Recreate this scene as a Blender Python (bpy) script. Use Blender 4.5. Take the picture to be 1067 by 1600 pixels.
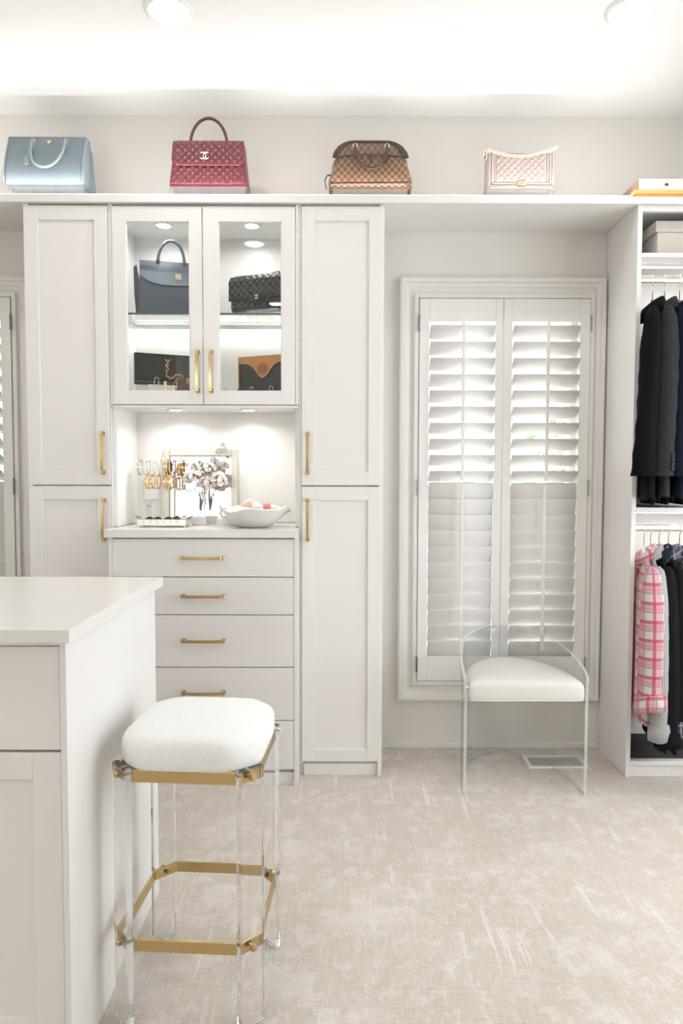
import bpy, bmesh, math, random
from mathutils import Vector, Matrix
from math import sin, cos, pi, sqrt, atan2, radians

for o in list(bpy.data.objects):
    bpy.data.objects.remove(o)
SC = bpy.context.scene
COL = SC.collection
random.seed(7)

# ------------------------------------------------------------------ camera, world, lights, exposure
cam = bpy.data.objects.new('camera', bpy.data.cameras.new('camera'))
COL.objects.link(cam)
cam.data.sensor_fit = 'VERTICAL'
cam.data.sensor_height = 36.0
cam.data.sensor_width = 24.0
cam.data.lens = 1096.12 / 1600 * 36.0
cam.data.clip_start = 0.05
_R = Vector((0.99999536, -0.00188124, 0.00239706))
_U = Vector((-0.00230103, 0.04948435, 0.99877225))
_D = Vector((0.00199755, 0.99877313, -0.04947979))
cam.matrix_world = Matrix(((_R.x, _U.x, -_D.x, 0), (_R.y, _U.y, -_D.y, 0), (_R.z, _U.z, -_D.z, 1.2), (0, 0, 0, 1)))
SC.camera = cam

SC.view_settings.view_transform = 'Standard'
SC.view_settings.look = 'None'
SC.view_settings.gamma = 1.0
SC.view_settings.use_curve_mapping = False
SC.view_settings.exposure = 0.24

W = bpy.data.worlds.new('overcast_sky')
SC.world = W
W.use_nodes = True
W.node_tree.nodes['Background'].inputs[0].default_value = (0.93, 0.97, 1.0, 1)
W.node_tree.nodes['Background'].inputs[1].default_value = 4.2

def area(name, loc, aim, sx, sy, power, col=(1, 1, 1), spread=180, shape='RECTANGLE'):
    L = bpy.data.lights.new(name, 'AREA')
    L.shape = shape
    L.size = sx
    if shape in ('RECTANGLE', 'ELLIPSE'):
        L.size_y = sy
    L.energy = power
    L.color = col
    L.spread = radians(spread)
    o = bpy.data.objects.new(name, L)
    COL.objects.link(o)
    o.location = loc
    o.rotation_euler = (Vector(aim) - Vector(loc)).to_track_quat('-Z', 'Y').to_euler()
    return o

# daylight through the right-hand window, plus an added fill light at the rear
area('daylight_right_window', (2.20, 1.62, 1.25), (0, 1.62, 1.25), 1.55, 1.9, 6.5, (0.76, 0.88, 1.0), 135)
area('added_rear_fill', (-1.625, -2.46, 1.55), (-1.625, 1, 1.55), 1.04, 1.09, 16, (0.96, 0.98, 1.0))  # added fill for fronts facing the camera, placed to whiten the mirror's reflection
LAMP_POWER = 2.1
LAMP_COL = (1.0, 0.982, 0.962)

SC.cycles.use_denoising = True
SC.cycles.use_light_tree = False
SC.cycles.use_adaptive_sampling = True
SC.cycles.adaptive_threshold = 0.045
SC.cycles.max_bounces = 10
SC.cycles.diffuse_bounces = 4
SC.cycles.transparent_max_bounces = 16
SC.cycles.transmission_bounces = 8

# ------------------------------------------------------------------ materials
MATS = {}
def mat(name, col=(.8, .8, .8), rough=.5, metal=0.0, spec=.5, noise=0.0, nscale=40, bump=0.0, bscale=200, sheen=0.0, coat=0.0, emit=None, estr=0):
    if name in MATS:
        return MATS[name]
    m = bpy.data.materials.new(name)
    m.use_nodes = True
    nt = m.node_tree
    b = nt.nodes['Principled BSDF']
    b.inputs['Base Color'].default_value = (*col, 1)
    b.inputs['Roughness'].default_value = rough
    b.inputs['Metallic'].default_value = metal
    b.inputs['Specular IOR Level'].default_value = spec
    if sheen:
        b.inputs['Sheen Weight'].default_value = sheen
    if coat:
        b.inputs['Coat Weight'].default_value = coat
    if emit:
        b.inputs['Emission Color'].default_value = (*emit, 1)
        b.inputs['Emission Strength'].default_value = estr
    tc = nt.nodes.new('ShaderNodeTexCoord')
    if noise:
        n = nt.nodes.new('ShaderNodeTexNoise')
        n.inputs['Scale'].default_value = nscale
        n.inputs['Detail'].default_value = 3
        nt.links.new(tc.outputs['Object'], n.inputs['Vector'])
        mx = nt.nodes.new('ShaderNodeMix')
        mx.data_type = 'RGBA'
        mx.inputs[6].default_value = (*[max(0, c * (1 - noise)) for c in col], 1)
        mx.inputs[7].default_value = (*[min(1, c * (1 + noise)) for c in col], 1)
        nt.links.new(n.outputs['Fac'], mx.inputs[0])
        nt.links.new(mx.outputs[2], b.inputs['Base Color'])
    if bump:
        n2 = nt.nodes.new('ShaderNodeTexNoise')
        n2.inputs['Scale'].default_value = bscale
        n2.inputs['Detail'].default_value = 2
        nt.links.new(tc.outputs['Object'], n2.inputs['Vector'])
        bp = nt.nodes.new('ShaderNodeBump')
        bp.inputs['Strength'].default_value = bump
        bp.inputs['Distance'].default_value = .002
        nt.links.new(n2.outputs['Fac'], bp.inputs['Height'])
        nt.links.new(bp.outputs['Normal'], b.inputs['Normal'])
    MATS[name] = m
    return m

def thin_glass(name, tint=(1, 1, 1), base=.04, rough=0.0):
    """clear pane: lets light through, mirrors a little at grazing angles"""
    m = bpy.data.materials.new(name)
    m.use_nodes = True
    nt = m.node_tree
    nt.nodes.clear()
    out = nt.nodes.new('ShaderNodeOutputMaterial')
    tr = nt.nodes.new('ShaderNodeBsdfTransparent')
    tr.inputs[0].default_value = (*tint, 1)
    gl = nt.nodes.new('ShaderNodeBsdfGlossy')
    gl.inputs['Roughness'].default_value = rough
    fr = nt.nodes.new('ShaderNodeLayerWeight')
    pw = nt.nodes.new('ShaderNodeMath')
    pw.operation = 'POWER'
    pw.inputs[1].default_value = 5.0
    nt.links.new(fr.outputs['Facing'], pw.inputs[0])
    mu = nt.nodes.new('ShaderNodeMath')
    mu.operation = 'MULTIPLY_ADD'
    mu.inputs[1].default_value = .75
    mu.inputs[2].default_value = base
    mix = nt.nodes.new('ShaderNodeMixShader')
    nt.links.new(pw.outputs[0], mu.inputs[0])
    nt.links.new(mu.outputs[0], mix.inputs[0])
    nt.links.new(tr.outputs[0], mix.inputs[1])
    nt.links.new(gl.outputs[0], mix.inputs[2])
    nt.links.new(mix.outputs[0], out.inputs[0])
    MATS[name] = m
    return m

def solid_glass(name, ior=1.49, tint=(1, 1, 1), rough=0.0):
    m = bpy.data.materials.new(name)
    m.use_nodes = True
    b = m.node_tree.nodes['Principled BSDF']
    b.inputs['Base Color'].default_value = (*tint, 1)
    b.inputs['Roughness'].default_value = rough
    b.inputs['IOR'].default_value = ior
    b.inputs['Transmission Weight'].default_value = 1.0
    MATS[name] = m
    return m

class NB:
    """tiny node helper"""
    def __init__(s, name):
        s.m = bpy.data.materials.new(name)
        s.m.use_nodes = True
        s.nt = s.m.node_tree
        s.b = s.nt.nodes['Principled BSDF']
        MATS[name] = s.m
    def n(s, t, **kw):
        nd = s.nt.nodes.new('ShaderNode' + t)
        for k, v in kw.items():
            setattr(nd, k, v)
        return nd
    def l(s, a, b):
        s.nt.links.new(a, b)
    def math(s, op, a, b=None):
        nd = s.n('Math', operation=op)
        for i, v in enumerate((a, b)):
            if v is None:
                continue
            if isinstance(v, (int, float)):
                nd.inputs[i].default_value = v
            else:
                s.l(v, nd.inputs[i])
        return nd.outputs[0]
    def mix(s, f, a, b):
        nd = s.n('Mix', data_type='RGBA')
        for i, v in ((0, f), (6, a), (7, b)):
            if isinstance(v, (int, float)):
                nd.inputs[i].default_value = v
            elif isinstance(v, tuple):
                nd.inputs[i].default_value = (*v, 1)
            else:
                s.l(v, nd.inputs[i])
        return nd.outputs[2]

CAB = mat('cabinet_paint', (.83, .798, .775), .42, noise=.012, nscale=6)
WALLM = mat('wall_paint', (.79, .752, .712), .85, noise=.015, nscale=5)
CEILM = mat('ceiling_paint', (.90, .888, .872), .9, noise=.008, nscale=4)
TRIM = mat('trim_paint', (.80, .768, .735), .40, noise=.012, nscale=8)
SHUT = mat('shutter_paint', (.83, .805, .778), .38, noise=.01, nscale=8)
STONE = mat('worktop_stone', (.80, .775, .745), .22, noise=.03, nscale=18)
DARKGAP = mat('shadow_gap', (.34, .31, .28), .7, noise=.05)
BRASS = mat('brushed_brass', (.60, .44, .21), .27, 1.0, noise=.07, nscale=60)
GOLD = mat('polished_gold', (.86, .66, .34), .2, 1.0, noise=.03)
PALEGOLD = mat('pale_gold', (.90, .80, .62), .22, 1.0, noise=.03)
CHROME = mat('chrome', (.78, .78, .79), .14, 1.0, noise=.02)
STEEL = mat('dark_steel', (.22, .21, .20), .35, 1.0, noise=.05)
GLASS = thin_glass('clear_pane', (.985, .995, .99), .035)
ACRYL_T = thin_glass('clear_acrylic_sheet', (.975, .98, .98), .06)
ACRYL = solid_glass('clear_acrylic', 1.45, (.985, .99, .99))
VASEG = thin_glass('vase_glass', (.90, .92, .92), .12)
SHELFG = thin_glass('shelf_glass', (.955, .985, .97), .05)
GLASSEDGE = mat('green_glass_edge', (.07, .13, .11), .15, spec=.6, noise=.05)
MIRROR = mat('mirror', (.93, .94, .95), .03, 1.0)
ACEDGE = NBEDGE = None
BOUCLE = mat('white_boucle', (.88, .87, .85), .95, noise=.04, nscale=120, bump=1.0, bscale=260, sheen=.3)
LEATHERW = mat('white_leather', (.73, .69, .66), .42, noise=.02, nscale=30, bump=.1, bscale=300)
WHITEP = mat('white_plastic', (.86, .855, .845), .35, noise=.01)
CERAM = mat('white_ceramic', (.80, .775, .745), .5, noise=.04, nscale=14, bump=.2, bscale=60)
LEDM = mat('led_lens', (1, 1, 1), .5, emit=(1, .97, .93), estr=9.0)
PUCKM = mat('puck_lens', (1, 1, 1), .5, emit=(1, .97, .93), estr=6.0)

def acrylic_edge():
    m = bpy.data.materials.new('acrylic_edge')
    m.use_nodes = True
    b = m.node_tree.nodes['Principled BSDF']
    b.inputs['Base Color'].default_value = (.93, .93, .92, 1)
    b.inputs['Roughness'].default_value = .12
    b.inputs['Alpha'].default_value = .27
    b.inputs['Specular IOR Level'].default_value = .8
    MATS['acrylic_edge'] = m
    return m
ACEDGE = acrylic_edge()

def carpet():
    k = NB('woven_carpet')
    tc = k.n('TexCoord')
    def noise(scale, detail=3, mp=(1, 1, 1), rough=.6):
        mpn = k.n('Mapping')
        mpn.inputs['Scale'].default_value = mp
        k.l(tc.outputs['Object'], mpn.inputs['Vector'])
        nd = k.n('TexNoise')
        nd.inputs['Scale'].default_value = scale
        nd.inputs['Detail'].default_value = detail
        nd.inputs['Roughness'].default_value = rough
        k.l(mpn.outputs[0], nd.inputs['Vector'])
        return nd.outputs['Fac']
    def ramp(v, a, b):
        r = k.n('MapRange')
        r.inputs['From Min'].default_value = a
        r.inputs['From Max'].default_value = b
        k.l(v, r.inputs['Value'])
        return r.outputs[0]
    big = ramp(noise(1.6, 4), .36, .64)
    patch = ramp(noise(4.2, 9, rough=.70), .51, .61)
    patch2 = ramp(noise(13, 7, (1, .8, 1), .72), .53, .61)
    sx = ramp(noise(9, 4, (16, .8, 1)), .48, .66)
    sy = ramp(noise(9, 4, (.9, 18, 1)), .48, .68)
    streak = ramp(noise(4.0, 6, (9, .62, 1), .66), .595, .640)
    fx = noise(34, 3, (8, .9, 1), .7)
    fy = noise(34, 3, (.9, 8, 1), .7)
    fine = k.math('MULTIPLY', k.math('ADD', fx, fy), .5)
    c = k.mix(big, (.585, .490, .400), (.665, .580, .495))
    c = k.mix(k.math('MULTIPLY', sx, .35), c, (.77, .72, .665))
    c = k.mix(k.math('MULTIPLY', sy, .40), c, (.77, .725, .67))
    c = k.mix(k.math('MULTIPLY', patch, .50), c, (.83, .795, .768))
    c = k.mix(k.math('MULTIPLY', patch2, .45), c, (.86, .83, .80))
    c = k.mix(k.math('MULTIPLY', streak, .60), c, (.88, .85, .82))
    c = k.mix(ramp(fine, .38, .62), k.mix(.34, c, (.42, .345, .27)), k.mix(.14, c, (.95, .93, .90)))
    k.l(c, k.b.inputs['Base Color'])
    k.b.inputs['Roughness'].default_value = .95
    k.b.inputs['Sheen Weight'].default_value = .25
    bp = k.n('Bump')
    bp.inputs['Strength'].default_value = .8
    bp.inputs['Distance'].default_value = .004
    k.l(k.math('ADD', fine, k.math('MULTIPLY', patch, .35)), bp.inputs['Height'])
    k.l(bp.outputs[0], k.b.inputs['Normal'])
    return k.m
CARPET = carpet()

def stripes(k, coord, freq, duty, off=0.0):
    f = k.math('FRACT', k.math('ADD', k.math('MULTIPLY', coord, freq), off))
    return k.math('LESS_THAN', f, duty)

def plaid(name, base, cols, rough=.9):
    """cols: (freq, duty, offset, colour, alpha) crossing stripes over metric UV"""
    k = NB(name)
    uv = k.n('UVMap')
    sp = k.n('SeparateXYZ')
    k.l(uv.outputs[0], sp.inputs[0])
    nz = k.n('TexNoise')
    nz.inputs['Scale'].default_value = 400
    c = k.mix(nz.outputs['Fac'], tuple(x * .92 for x in base), tuple(min(1, x * 1.05) for x in base))
    for fr, du, of, col, al in cols:
        for ax in (0, 1):
            c = k.mix(k.math('MULTIPLY', stripes(k, sp.outputs[ax], fr, du, of), al), c, col)
    k.l(c, k.b.inputs['Base Color'])
    k.b.inputs['Roughness'].default_value = rough
    k.b.inputs['Sheen Weight'].default_value = .2
    return k.m

def checker_mat():
    k = NB('checkered_canvas')
    tc = k.n('TexCoord')
    sp = k.n('SeparateXYZ')
    k.l(tc.outputs['Object'], sp.inputs[0])
    mp = k.n('CombineXYZ')
    k.l(k.math('ADD', sp.outputs[0], .001), mp.inputs[0])
    mp.inputs[1].default_value = .003
    k.l(k.math('ADD', k.math('ADD', sp.outputs[2], .002), k.math('MULTIPLY', sp.outputs[1], -.8)), mp.inputs[2])
    ch = k.n('TexChecker')
    ch.inputs['Scale'].default_value = 76
    ch.inputs['Color1'].default_value = (.080, .040, .026, 1)
    ch.inputs['Color2'].default_value = (.265, .145, .080, 1)
    k.l(mp.outputs[0], ch.inputs['Vector'])
    w = k.n('TexNoise')
    w.inputs['Scale'].default_value = 900
    k.l(tc.outputs['Object'], w.inputs['Vector'])
    c = k.mix(k.math('MULTIPLY', w.outputs['Fac'], .25), ch.outputs[0], (.42, .30, .2))
    k.l(c, k.b.inputs['Base Color'])
    k.b.inputs['Roughness'].default_value = .38
    return k.m

# ------------------------------------------------------------------ mesh helpers
def link(name, me, m, parent=None, smooth=False):
    o = bpy.data.objects.new(name, me)
    COL.objects.link(o)
    if m is not None:
        me.materials.append(m)
    if smooth:
        for p in me.polygons:
            p.use_smooth = True
    if parent is not None:
        o.parent = parent
    return o

def obj(name, bm, m, parent=None, smooth=False, angle=None):
    bmesh.ops.recalc_face_normals(bm, faces=bm.faces)
    me = bpy.data.meshes.new(name)
    bm.to_mesh(me)
    bm.free()
    o = link(name, me, m, parent, smooth)
    if angle is not None:
        for p in me.polygons:
            p.use_smooth = True
        try:
            me.set_sharp_from_angle(angle=radians(angle))
        except Exception:
            pass
    return o

def empty(name, loc=(0, 0, 0), rz=0.0, parent=None):
    o = bpy.data.objects.new(name, None)
    COL.objects.link(o)
    o.empty_display_size = .05
    o.location = loc
    o.rotation_euler = (0, 0, rz)
    if parent is not None:
        o.parent = parent
    return o

def tag(o, label, cat, group=None):
    o['label'] = label
    o['category'] = cat
    if group:
        o['group'] = group
    return o

def thing(name, label, cat, loc=(0, 0, 0), rz=0.0, group=None):
    return tag(empty(name, loc, rz), label, cat, group)

def struct(o, label=None, cat=None):
    o['kind'] = 'structure'
    if label:
        o['label'] = label
    if cat:
        o['category'] = cat
    return o

def NBM():
    return bmesh.new()

def bx(bm, x0, x1, y0, y1, z0, z1, bev=0.0, seg=2):
    r = bmesh.ops.create_cube(bm, size=1)
    vs = r['verts']
    for v in vs:
        v.co = Vector((x0 + (v.co.x + .5) * (x1 - x0), y0 + (v.co.y + .5) * (y1 - y0), z0 + (v.co.z + .5) * (z1 - z0)))
    if bev > 0:
        es = list({e for v in vs for e in v.link_edges})
        bmesh.ops.bevel(bm, geom=es, offset=bev, segments=seg, profile=.6, affect='EDGES')
    return bm

def box(name, x0, x1, y0, y1, z0, z1, m, parent=None, bev=.0015, seg=2):
    bm = NBM()
    bx(bm, x0, x1, y0, y1, z0, z1, bev, seg)
    return obj(name, bm, m, parent)

def tube(bm, pts, r, n=8, closed=False, cap=True, up=None, ry=None):
    """sweep a round (or r x ry oval) section along pts; r may be a list"""
    pts = [Vector(p) for p in pts]
    N = len(pts)
    rings = []
    prev = None
    for i, p in enumerate(pts):
        if closed:
            t = pts[(i + 1) % N] - pts[i - 1]
        else:
            t = pts[min(i + 1, N - 1)] - pts[max(i - 1, 0)]
        t.normalize()
        if up is not None:
            u = Vector(up)
            u = u - t * u.dot(t)
            if u.length < 1e-4:
                u = t.orthogonal()
        elif prev is None:
            u = t.orthogonal()
        else:
            u = prev - t * prev.dot(t)
            if u.length < 1e-5:
                u = t.orthogonal()
        u.normalize()
        prev = u
        w = t.cross(u)
        rr = r[i] if isinstance(r, (list, tuple)) else r
        r2 = ry if ry is not None else rr
        rings.append([bm.verts.new(p + u * (rr * cos(2 * pi * k / n)) + w * (r2 * sin(2 * pi * k / n))) for k in range(n)])
    M = N if closed else N - 1
    for i in range(M):
        a, b = rings[i], rings[(i + 1) % N]
        for k in range(n):
            bm.faces.new((a[k], a[(k + 1) % n], b[(k + 1) % n], b[k]))
    if cap and not closed:
        bm.faces.new(rings[0][::-1])
        bm.faces.new(rings[-1])
    return bm

def ribbon(bm, pts, w, t, normal_ref):
    """flat strap of width w, thickness t swept along pts; width runs along normal_ref x tangent"""
    pts = [Vector(p) for p in pts]
    rings = []
    N = len(pts)
    for i, p in enumerate(pts):
        tg = (pts[min(i + 1, N - 1)] - pts[max(i - 1, 0)]).normalized()
        side = Vector(normal_ref)
        side = (side - tg * side.dot(tg)).normalized()
        nn = tg.cross(side)
        rings.append([bm.verts.new(p + side * a * w / 2 + nn * b * t / 2) for a, b in ((-1, -1), (1, -1), (1, 1), (-1, 1))])
    for i in range(N - 1):
        a, b = rings[i], rings[i + 1]
        for k in range(4):
            bm.faces.new((a[k], a[(k + 1) % 4], b[(k + 1) % 4], b[k]))
    bm.faces.new(rings[0][::-1])
    bm.faces.new(rings[-1])
    return bm

def loft(bm, rings, caps=(True, True), closed=True, uv=True):
    R = [[bm.verts.new(Vector(p)) for p in ring] for ring in rings]
    n = len(R[0])
    fs = []
    lay = bm.loops.layers.uv.verify() if uv else None
    acc_v = [0.0]
    for i in range(1, len(R)):
        acc_v.append(acc_v[-1] + (R[i][n // 4].co - R[i - 1][n // 4].co).length)
    mid = R[len(R) // 2]
    acc_u = [0.0]
    for k in range(1, n + 1):
        acc_u.append(acc_u[-1] + (mid[k % n].co - mid[k - 1].co).length)
    for i in range(len(R) - 1):
        for k in range(n if closed else n - 1):
            k2 = (k + 1) % n
            f = bm.faces.new((R[i][k], R[i][k2], R[i + 1][k2], R[i + 1][k]))
            if uv:
                for lp, (uu, vv) in zip(f.loops, ((acc_u[k], acc_v[i]), (acc_u[k + 1], acc_v[i]), (acc_u[k + 1], acc_v[i + 1]), (acc_u[k], acc_v[i + 1]))):
                    lp[lay].uv = (uu, vv)
            fs.append(f)
    if closed and caps[0]:
        bm.faces.new(R[0][::-1])
    if closed and caps[1]:
        bm.faces.new(R[-1])
    return fs

def rrect(hx, y0, y1, z, r, seg=4, cx=0.0):
    """rounded rectangle ring in the XY plane"""
    pts = []
    for sx, sy, a0 in ((1, 1, 0), (-1, 1, 90), (-1, -1, 180), (1, -1, 270)):
        ccx = cx + sx * (hx - r)
        ccy = (y1 - r) if sy > 0 else (y0 + r)
        for k in range(seg + 1):
            a = radians(a0 + 90 * k / seg)
            pts.append((ccx + r * cos(a), ccy + r * sin(a), z))
    return pts

def lathe(bm, prof, n=24, c=(0, 0, 0)):
    rings = [[(c[0] + r * cos(2 * pi * k / n), c[1] + r * sin(2 * pi * k / n), c[2] + z) for k in range(n)] for r, z in prof]
    loft(bm, rings, uv=False)
    return bm

def prism(bm, poly, y0, y1, axis='y'):
    """extrude a 2D outline (x,z) between y0 and y1"""
    a = [bm.verts.new((p[0], y0, p[1])) for p in poly]
    b = [bm.verts.new((p[0], y1, p[1])) for p in poly]
    n = len(poly)
    bm.faces.new(a[::-1])
    bm.faces.new(b)
    for k in range(n):
        bm.faces.new((a[k], a[(k + 1) % n], b[(k + 1) % n], b[k]))
    return bm

def grid(bm, fn, nu, nv, uvs=None):
    V = [[bm.verts.new(fn(i / nu, j / nv)) for i in range(nu + 1)] for j in range(nv + 1)]
    for j in range(nv):
        for i in range(nu):
            bm.faces.new((V[j][i], V[j][i + 1], V[j + 1][i + 1], V[j + 1][i]))
    return V

def copy_tree(o, parent=None):
    c = o.copy()
    COL.objects.link(c)
    c.parent = parent
    for ch in o.children:
        copy_tree(ch, c)
    return c

# ------------------------------------------------------------------ the room
XL, XR, YF, YB, ZC = -2.75, 2.0, -2.3, 3.072, 2.7395
WT = .14
W1 = (.330, 1.076, .302, 1.972)      # window_1 opening  x0,x1,z0,z1
W2 = (-2.146, -1.400, .302, 1.972)   # window_2 opening
struct(box('floor', XL - .2, XR + .2, YF - .2, YB + .2, -.1, 0, CARPET, bev=0), 'beige woven carpet with pale worn streaks', 'floor')
struct(box('ceiling', XL - .2, XR + .2, YF - .2, YB + .2, ZC, ZC + .1, CEILM, bev=0), 'plain white painted ceiling', 'ceiling')

def wall_holes(name, axis, pos, thick, a0, a1, holes, m):
    """wall slab with rectangular openings; axis 'x' = runs along X at y=pos"""
    bm = NBM()
    hs = sorted(holes)
    cur = a0
    spans = []
    for h in hs:
        spans.append((cur, h[0], 0, ZC))
        spans.append((h[0], h[1], 0, h[2]))
        spans.append((h[0], h[1], h[3], ZC))
        cur = h[1]
    spans.append((cur, a1, 0, ZC))
    for s0, s1, z0, z1 in spans:
        if axis == 'x':
            bx(bm, s0, s1, pos, pos + thick, z0, z1)
        else:
            bx(bm, pos, pos + thick, s0, s1, z0, z1)
    return struct(obj(name, bm, m))
wall_holes('wall_back', 'x', YB, WT, XL, XR, [W1, W2], WALLM)
wall_holes('wall_front', 'x', YF - WT, WT, XL, XR, [(-2.15, -1.10, 1.0, 2.1)], WALLM)
wall_holes('wall_left', 'y', XL - WT, WT, YF, YB, [], WALLM)
wall_holes('wall_right', 'y', XR, WT, YF, YB, [(.80, 2.44, .25, 2.25)], WALLM)
# plain fixed windows out of view; the rear one is added for the fill light
for nm, ax in (('window_3', 'x'), ('window_4', 'y')):
    e = struct(empty(nm))
    a0, a1, z0, z1 = ((-2.15, -1.10, 1.0, 2.1) if ax == 'x' else (.80, 2.44, .25, 2.25))
    def seg(b, s0, s1, q0, q1):
        if ax == 'x':
            bx(b, s0, s1, YF - .10, YF - .04, q0, q1, .003)
        else:
            bx(b, XR + .04, XR + .10, s0, s1, q0, q1, .003)
    b = NBM()
    seg(b, a0, a1, z0, z0 + .05); seg(b, a0, a1, z1 - .05, z1)
    seg(b, a0, a0 + .05, z0, z1); seg(b, a1 - .05, a1, z0, z1)
    seg(b, (a0 + a1) / 2 - .025, (a0 + a1) / 2 + .025, z0, z1)
    obj('window_frame', b, TRIM, e)
    b = NBM()
    if ax == 'x':
        bx(b, a0 + .05, a1 - .05, YF - .072, YF - .068, z0 + .05, z1 - .05)
    else:
        bx(b, XR + .068, XR + .072, a0 + .05, a1 - .05, z0 + .05, z1 - .05)
    obj('pane', b, GLASS, e)

# baseboard, low beside the windows
for i, (x0, x1) in enumerate(((.171, 1.1455), (XL, -1.2265))):
    b = NBM()
    prism_pts = [(x0, 0), (x1, 0), (x1, .024), (x0, .024)]
    bx(b, x0, x1, 3.058, 3.0715, 0, .020, .003)
    bx(b, x0, x1, 3.064, 3.0715, .018, .026, .002)
    struct(obj('baseboard_back' if i == 0 else 'baseboard_back_left', b, TRIM), 'thin white baseboard strip under the %s window' % ('right' if i == 0 else 'left'), 'baseboard')

# ------------------------------------------------------------------ shuttered windows
def casing_profile():
    # (distance from outer edge inwards, projection from wall)
    return [(0, .0), (0, .030), (.006, .034), (.020, .034), (.024, .026), (.040, .023), (.044, .019), (.060, .016), (.064, .020), (.074, .020), (.078, .014), (.085, .012), (.085, 0)]

def casing_member(name, p0, p1, inward, cut0, cut1, parent):
    """moulded casing from p0 to p1 (x,z outer edge), mitred; inward = unit (x,z)"""
    bm = NBM()
    prof = casing_profile()
    d = Vector((p1[0] - p0[0], p1[1] - p0[1])).normalized()
    A, B = [], []
    for q, h in prof:
        a = Vector(p0) + Vector(inward) * q + d * q * cut0
        c = Vector(p1) + Vector(inward) * q - d * q * cut1
        A.append(bm.verts.new((a.x, YB - h, a.y)))
        B.append(bm.verts.new((c.x, YB - h, c.y)))
    for i in range(len(prof) - 1):
        bm.faces.new((A[i], A[i + 1], B[i + 1], B[i]))
    bm.faces.new(A)
    bm.faces.new(B[::-1])
    return obj(name, bm, TRIM, parent)

LOUVER_ME = {}
def louver_mesh(length):
    key = round(length, 4)
    if key in LOUVER_ME:
        return LOUVER_ME[key]
    bm = NBM()
    n = 12
    ring = []
    for k in range(n):
        a = 2 * pi * k / n
        ring.append((.043 * cos(a), .0055 * sin(a)))
    rings = [[(x, y, z) for y, z in ring] for x in (-length / 2, length / 2)]
    loft(bm, rings, uv=False)
    bmesh.ops.recalc_face_normals(bm, faces=bm.faces)
    me = bpy.data.meshes.new('louver')
    bm.to_mesh(me)
    bm.free()
    me.materials.append(SHUT)
    for p in me.polygons:
        p.use_smooth = len(p.vertices) == 4
    LOUVER_ME[key] = me
    return me

def shuttered_window(idx, op, label):
    x0, x1, z0, z1 = op
    w = struct(empty('window_%d' % idx), label, 'window')
    ox0, ox1, oz0, oz1 = x0 - .075, x1 + .0635, z0 - .084, z1 + .084
    casing_member('casing', (ox0, oz1), (ox1, oz1), (0, -1), 1, 1, w)
    casing_member('casing', (ox1, oz0), (ox0, oz0), (0, 1), 1, 1, w)
    casing_member('casing', (ox0, oz0), (ox0, oz1), (1, 0), 1, 1, w)
    casing_member('casing', (ox1, oz1), (ox1, oz0), (-1, 0), 1, 1, w)
    # shutter hanging frame, a thin L section in the opening
    b = NBM()
    f = .018
    bx(b, x0 - .012, x0 - .012 + f, 3.036, 3.10, z0 - .012, z1 + .012, .002)
    bx(b, x1 + .012 - f, x1 + .012, 3.036, 3.10, z0 - .012, z1 + .012, .002)
    bx(b, x0 - .0118 + f, x1 + .0118 - f, 3.0365, 3.10, z1 - .006, z1 + .012, .002)
    bx(b, x0 - .0118 + f, x1 + .0118 - f, 3.0365, 3.10, z0 - .012, z0 + .006, .002)
    obj('shutter_frame', b, TRIM, w)
    # outer sash and glass
    b = NBM()
    yy0, yy1 = 3.15, 3.19
    xm = (x0 + x1) / 2
    bx(b, x0, x0 + .05, yy0, yy1, z0, z1); bx(b, x1 - .05, x1, yy0, yy1, z0, z1)
    bx(b, x0, x1, yy0, yy1, z0, z0 + .06); bx(b, x0, x1, yy0, yy1, z1 - .05, z1)
    bx(b, x0, x1, yy0, yy1, 1.11, 1.16)
    obj('sash', b, TRIM, w)
    box('pane', x0 + .05, x1 - .05, 3.168, 3.172, z0 + .06, z1 - .05, GLASS, w, bev=0)
    yf = 3.030
    mid = x0 + .3665
    panels = ((x0 + .0085, mid - .0018, x0 + .0497, x0 + .334), (mid + .0018, x1 - .0085, x0 + .405, x1 - .0513))
    for pi_, (a0, a1, l0, l1) in enumerate(panels):
        b = NBM()
        t0, t1 = z0 + .009, z1 - .010
        lz0, lz1 = .418, 1.866
        bx(b, a0, l0, yf, yf + .028, t0, t1, .002)
        bx(b, l1, a1, yf, yf + .028, t0, t1, .002)
        bx(b, l0, l1, yf + .0005, yf + .0275, t0, lz0, .002)
        bx(b, l0, l1, yf + .0005, yf + .0275, lz1, t1, .002)
        p = obj('shutter_panel', b, SHUT, w)
        me = louver_mesh(l1 - l0 - .006)
        n = 21
        st = .0686
        for i in range(n):
            o = bpy.data.objects.new('louver', me)
            COL.objects.link(o)
            o.parent = p
            z = lz1 - .0435 - st * i
            up = i < 10
            ang = radians(34) if up else radians(79 - 1.15 * (i - 10) * (.85 if pi_ == 0 else 1.2) - (0 if pi_ == 0 else 2))
            o.location = ((l0 + l1) / 2, yf + .014, z)
            o.rotation_euler = (-ang, 0, 0)
        xc = (l0 + l1) / 2
        for (ra, rb, dx) in ((lz1 + .004, 1.186, .0), (1.168, .452, -.006 if pi_ else .0)):
            b = NBM()
            bx(b, xc + dx - .0065, xc + dx + .0065, yf - .037, yf - .024, rb, ra, .002)
            obj('tilt_rod', b, SHUT, p)
        hx = a0 - .003 if pi_ == 0 else a1 + .003
        for hz in (1.86, 1.158, .385):
            b = NBM()
            for k in range(5):
                tube(b, [(hx, yf - .004, hz - .035 + k * .014), (hx, yf - .004, hz - .035 + k * .014 + .012)], .0042, 8)
            obj('hinge', b, STEEL if (idx, pi_) != (1, 1) else mat('satin_nickel', (.42, .41, .39), .5, .8, noise=.05), p, angle=40)
    return w
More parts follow.
